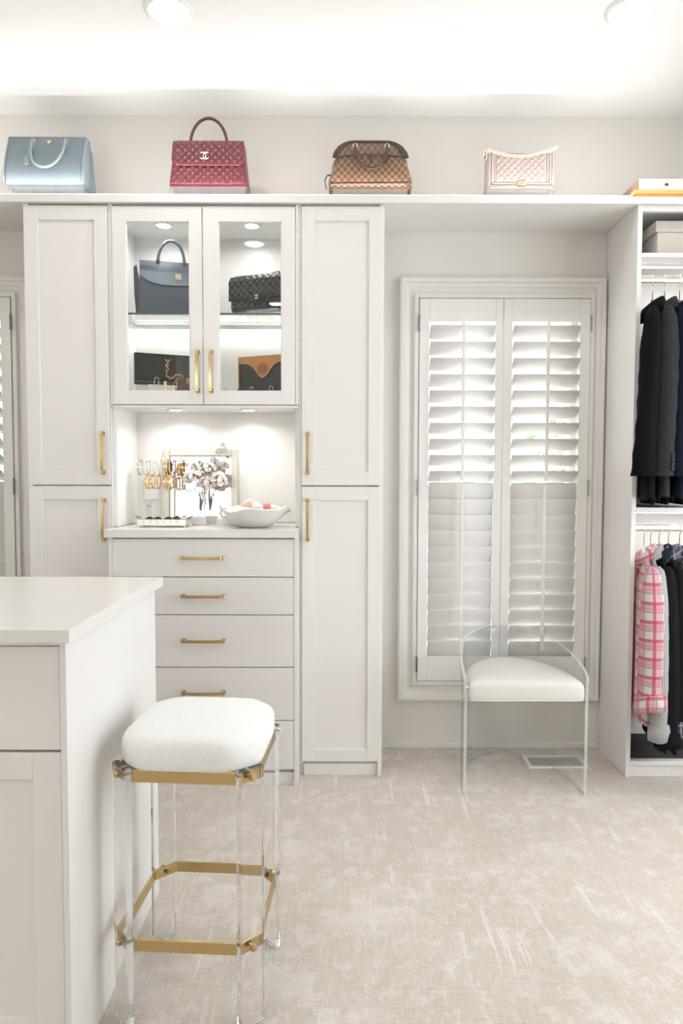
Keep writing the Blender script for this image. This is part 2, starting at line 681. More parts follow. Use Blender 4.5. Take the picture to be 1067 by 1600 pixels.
shuttered_window(1, W1, 'pair of white plantation shutters between tall cabinet and wardrobe, upper louvers open')
shuttered_window(2, W2, 'white plantation shutters cut by the left edge, left of the tall cabinet')

# ------------------------------------------------------------------ joinery
def handle(parent, cx, cz, y, length, vert=True, m=None):
    """bowed bar pull: two flared feet and a slim flat bar"""
    b = NBM()
    L = length / 2
    n = 12
    pts, rs = [], []
    for i in range(n + 1):
        t = -1 + 2 * i / n
        out = .028 - .006 * abs(t) ** 2.5 - (.008 if abs(t) > .95 else 0)
        s = t * L
        pts.append((cx, y - out, cz + s) if vert else (cx + s, y - out, cz))
    up = (1, 0, 0) if vert else (0, 0, 1)
    side = (1, 0, 0) if vert else (0, 0, 1)
    ribbon(b, pts, .0105, .0060, side)
    for s in (-1, 1):
        c = s * (L - .006)
        if vert:
            bx(b, cx - .0060, cx + .0060, y - .026, y, cz + c - .0055, cz + c + .0055, .0015)
            bx(b, cx - .0072, cx + .0072, y - .003, y, cz + c - .0075, cz + c + .0075, .001)
        else:
            bx(b, cx + c - .0055, cx + c + .0055, y - .026, y, cz - .0060, cz + .0060, .0015)
            bx(b, cx + c - .0075, cx + c + .0075, y - .003, y, cz - .0072, cz + .0072, .001)
    o = obj('handle', b, m or BRASS, parent)
    return o

def shaker(parent, x0, x1, z0, z1, yf, st=(.053, .050, .056, .050), name='door', glass=None):
    """framed door; st = left, right, top, bottom member widths"""
    l, r, t, bt = st
    b = NBM()
    bx(b, x0, x0 + l, yf, yf + .02, z0, z1, .0012, 1)
    bx(b, x1 - r, x1, yf, yf + .02, z0, z1, .0012, 1)
    bx(b, x0 + l - .0005, x1 - r + .0005, yf + .0002, yf + .0198, z1 - t, z1, .0008, 1)
    bx(b, x0 + l - .0005, x1 - r + .0005, yf + .0002, yf + .0198, z0, z0 + bt, .0008, 1)
    d = obj(name, b, CAB, parent)
    if glass:
        box('glass_pane', x0 + l - .004, x1 - r + .004, yf + .010, yf + .014, z0 + bt - .004, z1 - t + .004, glass, d, bev=0)
        g = NBM()
        # thin bright bead round the pane
        for (a0, a1, c0, c1) in ((x0 + l, x0 + l + .003, z0 + bt, z1 - t), (x1 - r - .003, x1 - r, z0 + bt, z1 - t), (x0 + l, x1 - r, z0 + bt, z0 + bt + .003), (x0 + l, x1 - r, z1 - t - .003, z1 - t)):
            bx(g, a0, a1, yf + .006, yf + .0098, c0, c1)
        obj('glazing_bead', g, CAB, d)
    else:
        box('panel', x0 + l - .004, x1 - r + .004, yf + .007, yf + .015, z0 + bt - .004, z1 - t + .004, CAB, d, bev=0)
    return d

YT = 2.761
STRIP_POWER = 5.0
# long display shelf running over everything
tag(box('display_shelf', XL, XR, 2.748, YB, 2.2526, 2.279, CAB, bev=.002), 'long white shelf over the cabinets carrying the handbags', 'shelf')

# light strip let into the top of the shelf along its front edge, washing the ceiling
t = thing('shelf_light_strip', 'slim light strip along the front top edge of the display shelf', 'light strip', (0, 0, 2.2792))
box('channel', XL + .02, 1.120, 2.752, 2.764, 0, .0050, WHITEP, t, bev=.0006, seg=1)
box('diffuser', XL + .03, 1.110, 2.7545, 2.7615, .0051, .0060, LEDM, t, bev=0)
area('shelf_strip_light', ((XL + 1.12) / 2, 2.758, 2.287), ((XL + 1.12) / 2, 2.79, 3.2), 3.85, .008, STRIP_POWER, (1, .988, .975), 165)

def tall_cabinet(x0, x1, dx0, dx1, side_x, hx, label):
    t = thing('tall_cabinet', label, 'cabinet', (0, 0, 0))
    b = NBM()
    yb0 = YT + .0215
    bx(b, x0, x0 + .018, YT + (.0215 if side_x != 'L' else .002), 3.070, 0, 2.2515, .001)
    bx(b, x1 - .018, x1, YT + (.0215 if side_x != 'R' else .002), 3.070, 0, 2.2515, .001)
    bx(b, x0 + .018, x1 - .018, yb0, 3.070, 2.232, 2.2515)
    bx(b, x0 + .018, x1 - .018, yb0, 3.070, .048, .066)
    bx(b, x0 + .018, x1 - .018, 3.055, 3.070, .066, 2.232)
    bx(b, x0 + .018, x1 - .018, yb0, 3.05, 1.155, 1.173)
    if dx0 - x0 > .004:
        bx(b, x0, dx0 - .0015, YT + .007, YT + .0215, .048, 2.2515, .0006, 1)
    if x1 - dx1 > .004 and side_x == 'L':
        bx(b, dx1 + .0015, x1, YT + .007, YT + .0215, .048, 2.2515, .0006, 1)
    obj('body', b, CAB, t)
    box('toe_kick', x0 + .019, x1 - .019, YT + .012, YT + .028, 0, .0475, CAB, t)
    d = shaker(t, dx0, dx1, 1.1685, 2.2445, YT, (.053, .051, .055, .052))
    handle(d, hx, 1.2934, YT, .164)
    d = shaker(t, dx0, dx1, .0615, 1.1625, YT, (.053, .051, .053, .049))
    handle(d, hx, 1.0315, YT, .165)
    return t
tall_cabinet(-1.226, -.8985, -1.2243, -.9035, 'L', -.9285, 'tall white two-door cabinet left of the glass-fronted display cabinet')
tall_cabinet(-.1625, .1690, -.1516, .1605, 'R', -.1284, 'tall white two-door cabinet between the glass display and the window')

# narrow filler strips between the units
# glass-fronted display cabinet with the lit niche below it
HX0, HX1 = -.8980, -.1630
t = thing('display_cabinet', 'white display cabinet with two glass doors and lit niche below', 'cabinet')
b = NBM()
bx(b, HX0, HX0 + .016, YT + .022, 3.070, 1.002, 2.2515, .0008)
bx(b, HX1 - .016, HX1, YT + .022, 3.070, 1.002, 2.2515, .0008)
bx(b, HX0 + .016, HX1 - .016, YT + .022, 3.070, 2.214, 2.2515)
bx(b, HX0 + .016, HX1 - .016, YT + .022, 3.070, 1.4775, 1.502)
bx(b, HX0 + .016, HX1 - .016, 3.058, 3.070, 1.002, 2.214)
bx(b, HX0, -.8858, YT + .007, YT + .0218, 1.4828, 2.2515, .0006, 1)
bx(b, -.1752, HX1, YT + .007, YT + .0218, 1.4828, 2.2515, .0006, 1)
obj('body', b, mat('hutch_paint', (.86, .845, .825), .4, noise=.01, nscale=6), t)
box('light_rail', HX0 + .006, HX1 - .002, YT + .002, YT + .021, 1.4705, 1.480, CAB, t)
d = shaker(t, -.8842, -.5368, 1.4828, 2.2432, YT, (.0535, .0500, .0585, .0522), glass=GLASS)
handle(d, -.5555, 1.611, YT, .162)
d = shaker(t, -.5336, -.1769, 1.4828, 2.2432, YT, (.0609, .0525, .0585, .0522), glass=GLASS)
handle(d, -.5035, 1.611, YT, .162)
for x in (-.679, -.379):
    b = NBM()
    lathe(b, [(.0, -.003), (.028, -.003), (.036, -.0045), (.038, 0), (.0, .0005)], 28, (x, 2.9143, 1.4772))
    r_ = obj('puck_light', b, WHITEP, t, angle=40)
    b = NBM()
    lathe(b, [(0, -.0036), (.024, -.0036), (.024, -.0030), (0, -.0030)], 24, (x, 2.9143, 1.4772))
    obj('lens', b, PUCKM, r_)
for x in (-.715, -.3590):
    b = NBM()
    lathe(b, [(.0, -.003), (.030, -.003), (.038, -.0045), (.040, 0), (.0, .0005)], 28, (x, 2.886, 2.2136))
    r_ = obj('puck_light', b, WHITEP, t, angle=40)
    b = NBM()
    lathe(b, [(0, -.0036), (.026, -.0036), (.026, -.0030), (0, -.0030)], 24, (x, 2.886, 2.2136))
    obj('lens', b, PUCKM, r_)
g = box('glass_shelf', HX0 + .018, HX1 - .018, 2.812, 3.056, 1.8405, 1.8475, SHELFG, t, bev=0)
box('polished_edge', HX0 + .018, HX1 - .018, 2.8085, 2.8118, 1.8400, 1.8478, GLASSEDGE, g, bev=0)
for x in (HX0 + .0165, HX1 - .0165):
    for y in (2.86, 3.02):
        sg = 1 if x < -.5 else -1
        b = NBM()
        tube(b, [(x, y, 1.8365), (x + sg * .012, y, 1.8365)], .0036, 8)
        obj('shelf_pin', b, CHROME, t, angle=40)
for x in (-.679, -.379):
    area('niche_puck_light', (x, 2.9143, 1.471), (x, 2.92, 0), .05, .05, .60, (1, .97, .93), 150, 'DISK')
for x in (-.715, -.3590):
    area('cabinet_puck_light', (x, 2.886, 2.207), (x, 2.886, 0), .05, .05, .66, (1, .985, .965), 165, 'DISK')

b = NBM()
bx(b, HX0 + .02, HX1 - .02, 3.034, 3.046, 1.8300, 1.8390, .001, 1)
r_ = obj('shelf_light_channel', b, WHITEP, t)
box('led_diffuser', HX0 + .025, HX1 - .025, 3.0355, 3.0445, 1.8284, 1.8298, LEDM, r_, bev=0)
area('shelf_back_light', ((HX0 + HX1) / 2, 3.040, 1.826), ((HX0 + HX1) / 2, 2.98, 1.5), .66, .008, .55, (1, .985, .965), 170)

# worktop over the drawers
tag(box('niche_worktop', -.8965, -.1615, 2.655, 3.0575, .9690, 1.0000, STONE, bev=.002), 'pale stone worktop of the lit niche above the drawers', 'worktop')
# drawer chest
DF = 2.674
t = thing('drawer_chest', 'white five-drawer chest with brass pulls under the niche worktop', 'drawer chest')
b = NBM()
bx(b, -.8865, -.8715, DF, 3.05, 0, .9685, .001)
bx(b, -.1771, -.1623, DF, 2.7800, 0, .9685, .001)
bx(b, -.1771, -.1650, 2.779, 3.05, 0, .9685, .001)
bx(b, -.8715, -.1771, DF + .022, DF + .036, .050, .9685)
bx(b, -.8715, -.1771, 3.035, 3.05, .05, .9685)
obj('body', b, CAB, t)
box('toe_kick', -.8713, -.1773, DF + .010, DF + .0215, 0, .0500, CAB, t)
zz = [.9640, .8163, .6702, .4661, .2578, .0632]
for i in range(5):
    d = box('drawer', -.8708, -.1779, DF + .001, DF + .0205, zz[i + 1] + .0016, zz[i] - .0016, CAB, t, bev=.0012)
    hz = (.8905, .7440, .5720, .3695, .165)[i]
    handle(d, -.5240, hz, DF + .001, .166, False)

# ------------------------------------------------------------------ wardrobe on the right
PX = 1.1466
RY = 2.80
t = thing('open_wardrobe', 'open white wardrobe bay at right with two hanging rails', 'wardrobe')
box('side_panel', PX, PX + .0182, 2.757, 3.070, 0, 2.2515, CAB, t)
box('side_panel', XR - .019, XR - .001, 2.757, 3.070, 0, 2.2515, CAB, t)
ax0, ax1 = PX + .0184, XR - .0192
box('back_panel', ax0, ax1, 3.056, 3.070, .048, 2.2515, CAB, t)
box('top_rail', ax0, ax1, 2.760, 2.780, 2.2295, 2.2515, CAB, t)
box('fixed_shelf', ax0, ax1, 2.757, 3.055, 2.0538, 2.0700, CAB, t)
box('fixed_shelf', ax0, ax1, 2.757, 3.055, 1.0660, 1.0840, CAB, t)
box('base_shelf', ax0, ax1, 2.757, 3.055, .0475, .0660, CAB, t)
box('base_shade_sheet', ax0 + .002, ax1 - .002, 2.785, 3.054, .0662, .0690, mat('charcoal_shade', (.06, .058, .055), .95, noise=.2, nscale=120), t, bev=0)  # dark sheet added on the base shelf to stand for shade under the clothes
box('toe_kick', ax0, ax1, 2.768, 2.784, 0, .0470, CAB, t)
for z, zr, w_ in ((2.0538, 1.9810, .7), (1.0660, 1.0015, .55)):
    b = NBM()
    bx(b, ax0, ax1, 2.860, 2.872, z - .0075, z - .0003, .001)
    r_ = obj('light_channel', b, WHITEP, t)
    box('led_diffuser', ax0 + .004, ax1 - .004, 2.8615, 2.8705, z - .0092, z - .0076, LEDM, r_, bev=0)
    b = NBM()
    tube(b, [(ax0 + .001, RY, zr), (ax1 - .001, RY, zr)], .0150, 16, up=(0, 0, 1), ry=.0075)
    obj('hanging_rail', b, mat('rose_rail', (.90, .83, .76), .22, .6, noise=.02), t, angle=50)
    L = area('wardrobe_led', ((ax0 + ax1) / 2, 2.866, z - .012), ((ax0 + ax1) / 2, 2.90, z - .4), ax1 - ax0 - .02, .008, w_, (1, .965, .92), 160)

# ------------------------------------------------------------------ island
IX = -.5266
t = thing('island_cabinet', 'white island cabinet in the left foreground with drawer and panelled door', 'cabinet')
b = NBM()
bx(b, -.5396, IX, 1.3345, 1.985, 0, .8850, .0015)
obj('side_panel', b, CAB, t)
b = NBM()
bx(b, -1.80, -.5400, 1.3600, 1.984, .06, .8850)
obj('body', b, CAB, t)
for k, (u0, u1) in enumerate(((-1.165, -.5412), (-1.795, -1.169))):
    box('drawer', u0, u1, 1.3390, 1.3595, .6690, .8722, CAB, t, bev=.0025)
    d = shaker(t, u0, u1, .066, .6640, 1.3390, (.0565, .0565, .0535, .06))
box('top_rail', -1.795, -.5402, 1.3425, 1.3595, .8728, .8850, CAB, t)
box('toe_kick', -1.795, -.5402, 1.385, 1.400, 0, .06, CAB, t)
tag(box('island_worktop', -1.85, -.5095, 1.3090, 2.0096, .8855, .9121, STONE, bev=.0018), 'pale stone worktop of the island in the left foreground', 'worktop')

# ------------------------------------------------------------------ ceiling lights
lamps = [(-.5682, 2.395, 'round recessed ceiling light above the burgundy handbag'), (.9518, 2.387, 'round recessed ceiling light above the blush handbag')]
off = [(-.5682, .85, 'over the island'), (.9518, .85, 'over the open carpet nearer the camera'), (-.5682, -.75, 'behind the camera on the left'), (.9518, -.75, 'behind the camera on the right'), (-2.05, 2.39, 'before the left window'), (-2.05, .85, 'left of the island'), (-2.05, -.75, 'in the far rear left corner')]
for i, (x, y, lb) in enumerate(lamps + [(x, y, 'round recessed ceiling light ' + lb) for x, y, lb in off]):
    t = thing('recessed_light', lb, 'ceiling light', (x, y, ZC), 0, 'recessed ceiling lights')
    b = NBM()
    ringp = [(.066, -.009), (.070, -.010), (.080, -.004), (.082, -.0005), (.066, -.0005), (.066, -.009)]
    loft(b, [[(r * cos(2 * pi * k / 40), r * sin(2 * pi * k / 40), z) for k in range(40)] for r, z in ringp], caps=(False, False), uv=False)
    bmesh.ops.remove_doubles(b, verts=b.verts, dist=1e-6)
    obj('trim_ring', b, WHITEP, t, angle=40)
    b = NBM()
    lathe(b, [(0, -.006), (.036, -.0075), (.0655, -.0062), (.0655, -.002), (0, -.002)], 32)
    obj('lens', b, LEDM, t, angle=40)
    area('downlight', (x, y, ZC - .013), (x, y, 0), .10, .10, LAMP_POWER, LAMP_COL, 165, 'DISK')

# ------------------------------------------------------------------ acrylic stool beside the island
t = thing('acrylic_stool', 'clear acrylic stool with brass bands and white boucle seat beside the island', 'stool', (-.3227, 1.6201, 0), -.0603)
SH, SA = .1567, .1113
def octagon(h, a, z):
    return [(a, -h, z), (h, -a, z), (h, a, z), (a, h, z), (-a, h, z), (-h, a, z), (-h, -a, z), (-a, -h, z)]
def band(name, ztop, hgt, parent):
    b = NBM()
    th = .0055
    rings = [octagon(SH, SA, ztop - hgt), octagon(SH, SA, ztop), octagon(SH - th, SA - th * .41, ztop), octagon(SH - th, SA - th * .41, ztop - hgt)]
    R = [[b.verts.new(p) for p in r] for r in rings]
    for i in range(4):
        A, B = R[i], R[(i + 1) % 4]
        for k in range(8):
            b.faces.new((A[k], A[(k + 1) % 8], B[(k + 1) % 8], B[k]))
    bmesh.ops.recalc_face_normals(b, faces=b.faces)
    es = [e for e in b.edges if len(e.link_faces) == 2 and e.calc_face_angle(0) > 1.2]
    bmesh.ops.bevel(b, geom=es, offset=.0009, segments=1, affect='EDGES')
    return obj(name, b, BRASS, parent)
band('seat_band', .5737, .0265, t)
band('foot_band', .2000, .0265, t)
cw = (SH - SA) * sqrt(2)
for sx, sy in ((-1, -1), (1, -1), (1, 1), (-1, 1)):
    # slab leg set on the chamfered corner, just outside the brass bands
    mid = Vector((sx * (SH + SA) / 2, sy * (SH + SA) / 2, 0))
    nrm = Vector((sx, sy, 0)).normalized()
    tan = Vector((-nrm.y, nrm.x, 0))
    th = .0165
    c0 = mid + nrm * .0004
    b = NBM()
    hw = cw / 2 - .001
    ring = []
    for u, v in ((-hw, 0), (hw, 0), (hw, th), (-hw, th)):
        ring.append(c0 + tan * u + nrm * v)
    rings = [[(p.x, p.y, z) for p in ring] for z in (.004, .5790)]
    loft(b, rings, uv=False)
    bmesh.ops.recalc_face_normals(b, faces=b.faces)
    bmesh.ops.bevel(b, geom=list(b.edges), offset=.0022, segments=2, affect='EDGES')
    leg = obj('leg', b, ACRYL, t)
    for zb in (.5605, .1868):
        b = NBM()
        p = c0 + Vector((0, 0, zb))
        tube(b, [p + nrm * (th + .0003), p + nrm * (th + .004)], .0085, 14)
        tube(b, [p + nrm * (th + .004), p + nrm * (th + .009)], [.0062, .0048], 14)
        obj('bolt', b, BRASS, leg, angle=40)
        b = NBM()
        tube(b, [p + nrm * .0006, p + nrm * (th - .0006)], .0035, 10)
        obj('bolt_shank', b, CHROME, leg, angle=40)
        b = NBM()
        tube(b, [p - nrm * .0062, p - nrm * .010], .0055, 6)
        obj('nut', b, STEEL, leg)
    b = NBM()
    bc = c0 + nrm * th / 2
    lathe(b, [(0, 0), (.010, 0), (.011, .002), (.011, .0038), (0, .0038)], 14, (bc.x, bc.y, 0))
    obj('foot_glide', b, WHITEP, leg, angle=40)
# cushion: rounded octagonal pad
def cushion_ring(s, z, n=64):
    pts = []
    for k in range(n):
        a = 2 * pi * k / n
        # smooth octagon radius
        c, d = abs(cos(a)), abs(sin(a))
        e = 24.0
        r1 = 1 / ((c ** e + d ** e) ** (1 / e))
        r2 = 1.66 / (c + d)
        r = (r1 ** -24 + r2 ** -24) ** (-1 / 24)
        pts.append((r * s * cos(a), r * s * sin(a), z))
    return pts
b = NBM()
prof = [(.140, .5640), (.1500, .5655), (.1560, .5715), (.1588, .5840), (.1594, .6030), (.1580, .6200), (.1535, .6315), (.1440, .6388), (.1250, .6435), (.0900, .6465), (.0400, .6480)]
rings = [cushion_ring(r, z) for r, z in prof]
loft(b, rings, uv=False)
for v in b.verts:
    if v.co.z > .59:
        v.co += Vector((random.uniform(-1, 1), random.uniform(-1, 1), random.uniform(-1, 1))) * .0006
obj('seat_cushion', b, BOUCLE, t, smooth=True)
b = NBM()
rings = [octagon(SH - .0065, SA - .003, .5480), octagon(SH - .0065, SA - .003, .5638)]
loft(b, rings, uv=False)
obj('seat_board', b, WHITEP, t)

# ------------------------------------------------------------------ acrylic tub chair under the window
t = thing('acrylic_tub_chair', 'clear acrylic tub chair with white leather seat in front of the shutters', 'chair', (.700, 2.598, 0))
A_, B_ = .2275, .415
NS = 56
b = NBM()
def shell_pt(t_, v):
    a = pi * t_
    s = max(0.0, sin(a))
    top = .452 + .108 * s ** .75
    z = v * top
    fl = max(0.0, (z - .36)) / .2
    fl = fl ** 1.4
    k = 1 + .10 * fl * (.35 + .65 * s)
    return Vector((A_ * cos(a) * k, B_ * s * (1 + .02 * fl) - .004, z))
NV = 26
inner = [[b.verts.new(shell_pt(i / NS, .004 + j / NV * .996)) for i in range(NS + 1)] for j in range(NV + 1)]
for j in range(NV):
    for i in range(NS):
        b.faces.new((inner[j][i], inner[j][i + 1], inner[j + 1][i + 1], inner[j + 1][i]))
sh = obj('shell', b, ACRYL_T, t, smooth=True)
md = sh.modifiers.new('thickness', 'SOLIDIFY')
md.thickness = .0110
md.offset = 0
# polished edges of the bent sheet: rim, foot and the two upright front edges
b = NBM()
rim = [shell_pt(i / NS, 1.0) for i in range(NS + 1)]
ribbon(b, [p + Vector((0, 0, .0006)) for p in rim], .0012, .0112, (0, 0, 1))
obj('rim_edge', b, ACEDGE, sh)
b = NBM()
ribbon(b, [shell_pt(i / NS, .004) for i in range(NS + 1)], .002, .0112, (0, 0, 1))
obj('foot_edge', b, ACEDGE, sh)
for s in (0, 1):
    b = NBM()
    ribbon(b, [shell_pt(s, .004 + j / NV * .996) + Vector((0, -.0008, 0)) for j in range(NV + 1)], .0112, .0014, (1, 0, 0))
    obj('front_edge', b, ACEDGE, sh)
# leather pad: D plan, front straight, curved back
b = NBM()
def pad_ring(s, z, dy=0.0, n=56):
    pts = []
    for k in range(n):
        a = 2 * pi * k / n
        c, d = cos(a), sin(a)
        if d >= 0:
            x, y = .2165 * c, .372 * d
        else:
            e = 6.0
            r = 1 / ((abs(c) ** e + abs(d) ** e) ** (1 / e))
            x, y = .2165 * c * r, .018 * d * r
        pts.append((x * s, (y - .16) * s + .16 + dy, z))
    return pts
rings = []
for s, z in ((.93, .3640), (.985, .3655), (.998, .3720), (1.0, .3850), (.999, .4050), (.992, .4200), (.972, .4300), (.93, .4370), (.80, .4430), (.5, .4480), (.15, .4500)):
    rings.append(pad_ring(s, z))
loft(b, rings, uv=False)
obj('seat', b, LEATHERW, t, smooth=True)
b = NBM()
tube(b, [(p[0] * .995, p[1], .3668) for p in pad_ring(.985, .367)], .0028, 6, closed=True)
obj('piping', b, LEATHERW, t, smooth=True)
for sx in (-1, 1):
    b = NBM()
    tube(b, [(sx * .2145, .02, .405), (sx * .2210, .02, .405)], .0065, 12)
    obj('screw_cap', b, CHROME, t, angle=40)

# ------------------------------------------------------------------ floor vent
t = thing('floor_vent', 'white slotted floor vent in the carpet under the acrylic chair', 'floor vent', (.9088, 2.9030, 0))
b = NBM()
w2, d2 = .1250, .0635
for x0, x1, y0, y1 in ((-w2, w2, -d2, -d2 + .017), (-w2, w2, d2 - .017, d2), (-w2, -w2 + .017, -d2 + .017, d2 - .017), (w2 - .017, w2, -d2 + .017, d2 - .017)):
    bx(b, x0, x1, y0, y1, 0.0, .006, .0018)
obj('frame', b, WHITEP, t)
box('well', -w2 + .012, w2 - .012, -d2 + .012, d2 - .012, .0003, .0012, STEEL, t, bev=0)
b = NBM()
bx(b, -.0022, .0022, -d2 + .016, d2 - .016, .0014, .0052, .0006, 1)
first = obj('slat', b, WHITEP, t)
first.location.x = -w2 + .024
for k in range(1, 20):
    o = first.copy()
    COL.objects.link(o)
    o.parent = t
    o.location.x = -w2 + .024 + k * .0107

# ------------------------------------------------------------------ handbags
HAZE = thin_glass('hazy_acrylic', (1, 1, 1), .05)
def _haze():
    nt = HAZE.node_tree
    out = [n for n in nt.nodes if n.type == 'OUTPUT_MATERIAL'][0]
    src = out.inputs[0].links[0].from_socket
    df = nt.nodes.new('ShaderNodeBsdfDiffuse')
    df.inputs[0].default_value = (.92, .91, .90, 1)
    mx = nt.nodes.new('ShaderNodeMixShader')
    mx.inputs[0].default_value = .06
    nt.links.new(src, mx.inputs[1])
    nt.links.new(df.outputs[0], mx.inputs[2])
    nt.links.new(mx.outputs[0], out.inputs[0])
_haze()
def riser(x, y, z, w, d, h, label, rz=0.0, webs=(0.0,)):
    t = thing('acrylic_riser', label, 'riser', (x, y, z), rz, 'clear acrylic bag risers')
    box('top_plate', -w / 2, w / 2, -d / 2, d / 2, h - .004, h, ACRYL_T, t, bev=.0006, seg=1)
    for k in (-1, 1):
        e = .004
        box('leg', k * (w / 2 - e) - (0 if k > 0 else 0) if k > 0 else -w / 2, w / 2 if k > 0 else -w / 2 + e, -d / 2, d / 2, 0, h - .0042, ACRYL_T, t, bev=.0006, seg=1)
    box('front_plate', -w / 2 + .0045, w / 2 - .0045, -d / 2 + .001, -d / 2 + .003, .0005, h - .0045, HAZE, t, bev=0)
    for wx in webs:
        box('web', wx - .0015, wx + .0015, -d / 2 + .002, d / 2 - .002, 0, h - .0042, WHITEP if False else ACRYL_T, t, bev=.0004, seg=1)
    for k in (-1, 1):
        b = NBM()
        tube(b, [(k * (w / 2 - .018), -d / 2 - .0012, h * .55), (k * (w / 2 - .018), -d / 2 + .0012, h * .55)], .0026, 10)
        bx(b, k * (w / 2 - .018) - .004, k * (w / 2 - .018) + .004, -d / 2 + .0002, -d / 2 + .002, h * .55 - .004, h - .0043)
        obj('bumper', b, ACRYL_T, t)
    return t

def leather(name, col, rough=.42, bump=.25, bscale=500, spec=.5):
    return mat(name, col, rough, noise=.05, nscale=35, bump=bump, bscale=bscale, spec=spec)

def body_loft(parent, rings, m, name='body', smooth=True):
    b = NBM()
    loft(b, rings, uv=False)
    return obj(name, b, m, parent, angle=50)

def quilt_panel(parent, name, fx, nu, nv, period, amp, m, thick=.004):
    """fx(u,v)->(x, y, z) on the face; normal taken as -y; diamond puffs"""
    b = NBM()
    def f(u, v):
        x, y, z = fx(u, v)
        p = (x + z) / period * pi
        q = (x - z) / period * pi
        h = (abs(sin(p)) * abs(sin(q))) ** .45
        edge = min(1.0, min(u, 1 - u, v, 1 - v) / .03)
        return Vector((x, y - amp * h * edge, z))
    V = grid(b, f, nu, nv)
    o = obj(name, b, m, parent, smooth=True)
    md = o.modifiers.new('thick', 'SOLIDIFY')
    md.thickness = thick
    md.offset = -1 if False else 1
    return o

def arc_pts(c, rx, rz_, a0, a1, n, y=0.0):
    return [(c[0] + rx * cos(a0 + (a1 - a0) * i / n), y, c[1] + rz_ * sin(a0 + (a1 - a0) * i / n)) for i in range(n + 1)]

def double_c(parent, x, y, z, s, m, name='clasp'):
    """two interlocking open rings, back to back"""
    b = NBM()
    n = 18
    for k in (-1, 1):
        cx = x + k * s * .36
        a0 = radians(180 + 48) if k < 0 else radians(48)
        pts = arc_pts((cx, z), s * .62, s * .62, a0, a0 + radians(264), n, y - (.0005 if k < 0 else 0))
        ribbon(b, pts, s * .26, s * .22, (0, 1, 0)) if False else tube(b, pts, s * .135, 8)
    return obj(name, b, m, parent, smooth=True)

def text_mesh(parent, txt, size, loc, m, name='lettering', depth=.0008, rot=(pi / 2, 0, 0), shear=0.0):
    cu = bpy.data.curves.new(name, 'FONT')
    cu.body = txt
    cu.size = size
    cu.extrude = depth
    cu.align_x = 'CENTER'
    cu.align_y = 'CENTER'
    cu.shear = shear
    cu.resolution_u = 3
    tmp = bpy.data.objects.new(name, cu)
    COL.objects.link(tmp)
    bpy.context.view_layer.update()
    me = bpy.data.meshes.new_from_object(tmp.evaluated_get(bpy.context.evaluated_depsgraph_get()))
    bpy.data.objects.remove(tmp)
    o = link(name, me, m, parent)
    o.location = loc
    o.rotation_euler = rot
    return o

ZB = 2.279
RH = .058
# ---- pale blue tote
BLUE = leather('dusty_blue_leather', (.255, .308, .345), .52, .35, 700, .3)
BLUEL = leather('dusty_blue_trim', (.34, .40, .44), .45, .2, 700, .35)
riser(-1.150, 2.868, ZB, .300, .135, RH, 'clear acrylic riser under the pale blue tote', webs=(-.055, .03))
t = thing('blue_tote', 'structured pale blue leather tote with hanging key fob at far left', 'handbag', (-1.1620, 2.872, ZB + RH))
H = .208
rings = []
for f, hx, y0, y1, r in ((0, .148, -.058, .062, .012), (.010, .156, -.070, .074, .014), (.05, .1585, -.071, .075, .015), (.10, .1570, -.060, .064, .013), (.15, .1555, -.042, .046, .010), (.19, .1545, -.024, .028, .007), (.205, .1540, -.020, .024, .006)):
    rings.append(rrect(hx, y0, y1, f, r))
body_loft(t, rings, BLUE)
def tote_y(z):
    # front face depth at height z
    tab = ((0, -.058), (.010, -.070), (.05, -.071), (.10, -.060), (.15, -.042), (.19, -.024), (.205, -.020))
    for (a, ya), (c, yc) in zip(tab, tab[1:]):
        if z <= c:
            return ya + (yc - ya) * (z - a) / (c - a)
    return tab[-1][1]
b = NBM()
for s in (-1, 1):
    pts = [(s * .1530, tote_y(z) - .001, z) for z in (.012, .05, .10, .15, .19, .204)]
    tube(b, pts, .0022, 6)
tube(b, [(-.1530, -.020, .2052), (.1530, -.020, .2052)], .0026, 6)
tube(b, [(-.1530, .024, .2052), (.1530, .024, .2052)], .0026, 6)
obj('piping', b, BLUEL, t, smooth=True)
b = NBM()   # side gusset fold
prism(b, [(.1545, .01), (.1740, .0), (.1630, .150), (.1545, .185)], -.003, .003)
for v in b.verts:
    v.co.y += .02
obj('gusset', b, BLUE, t)
b = NBM()   # zip
tube(b, [(-.148, .002, .2058), (.148, .002, .2058)], .0032, 6)
bx(b, -.110, -.094, -.006, .004, .206, .2105, .001)
obj('zip', b, GOLD, t)
b = NBM()
hx0, hx1 = -.0530, .0760
pts = []
for i in range(25):
    a = pi + pi * i / 24
    x = (hx0 + hx1) / 2 + (hx1 - hx0) / 2 * cos(a) * (1 + .12 * sin(-a))
    z = .185 + (-.122) * abs(sin(a)) ** .85
    pts.append((x, tote_y(z) - .012 - .008 * abs(sin(a)), z))
tube(b, pts, .0060, 10)
obj('handle', b, BLUEL, t, smooth=True)
for x in (hx0, hx1):
    b = NBM()
    prism(b, [(x - .010, .196), (x + .010, .196), (x + .012, .150), (x + .008, .146), (x - .008, .146), (x - .012, .150)], 0, .003)
    for v in b.verts:
        v.co.y += tote_y(v.co.z) - .0042
    a = obj('handle_tab', b, BLUEL, t)
    b = NBM()
    tube(b, [(x + .007 * cos(2 * pi * k / 12), tote_y(.188) - .007, .189 + .007 * sin(2 * pi * k / 12)) for k in range(12)], .0018, 6, closed=True)
    obj('ring', b, GOLD, a, smooth=True)
b = NBM()
prism(b, [(-.0045, .1915), (.0265, .1915), (.0110, .1660)], 0, .002)
for v in b.verts:
    v.co.y += tote_y(v.co.z) - .0032
pl = obj('triangle_plaque', b, BLUEL, t)
b = NBM()
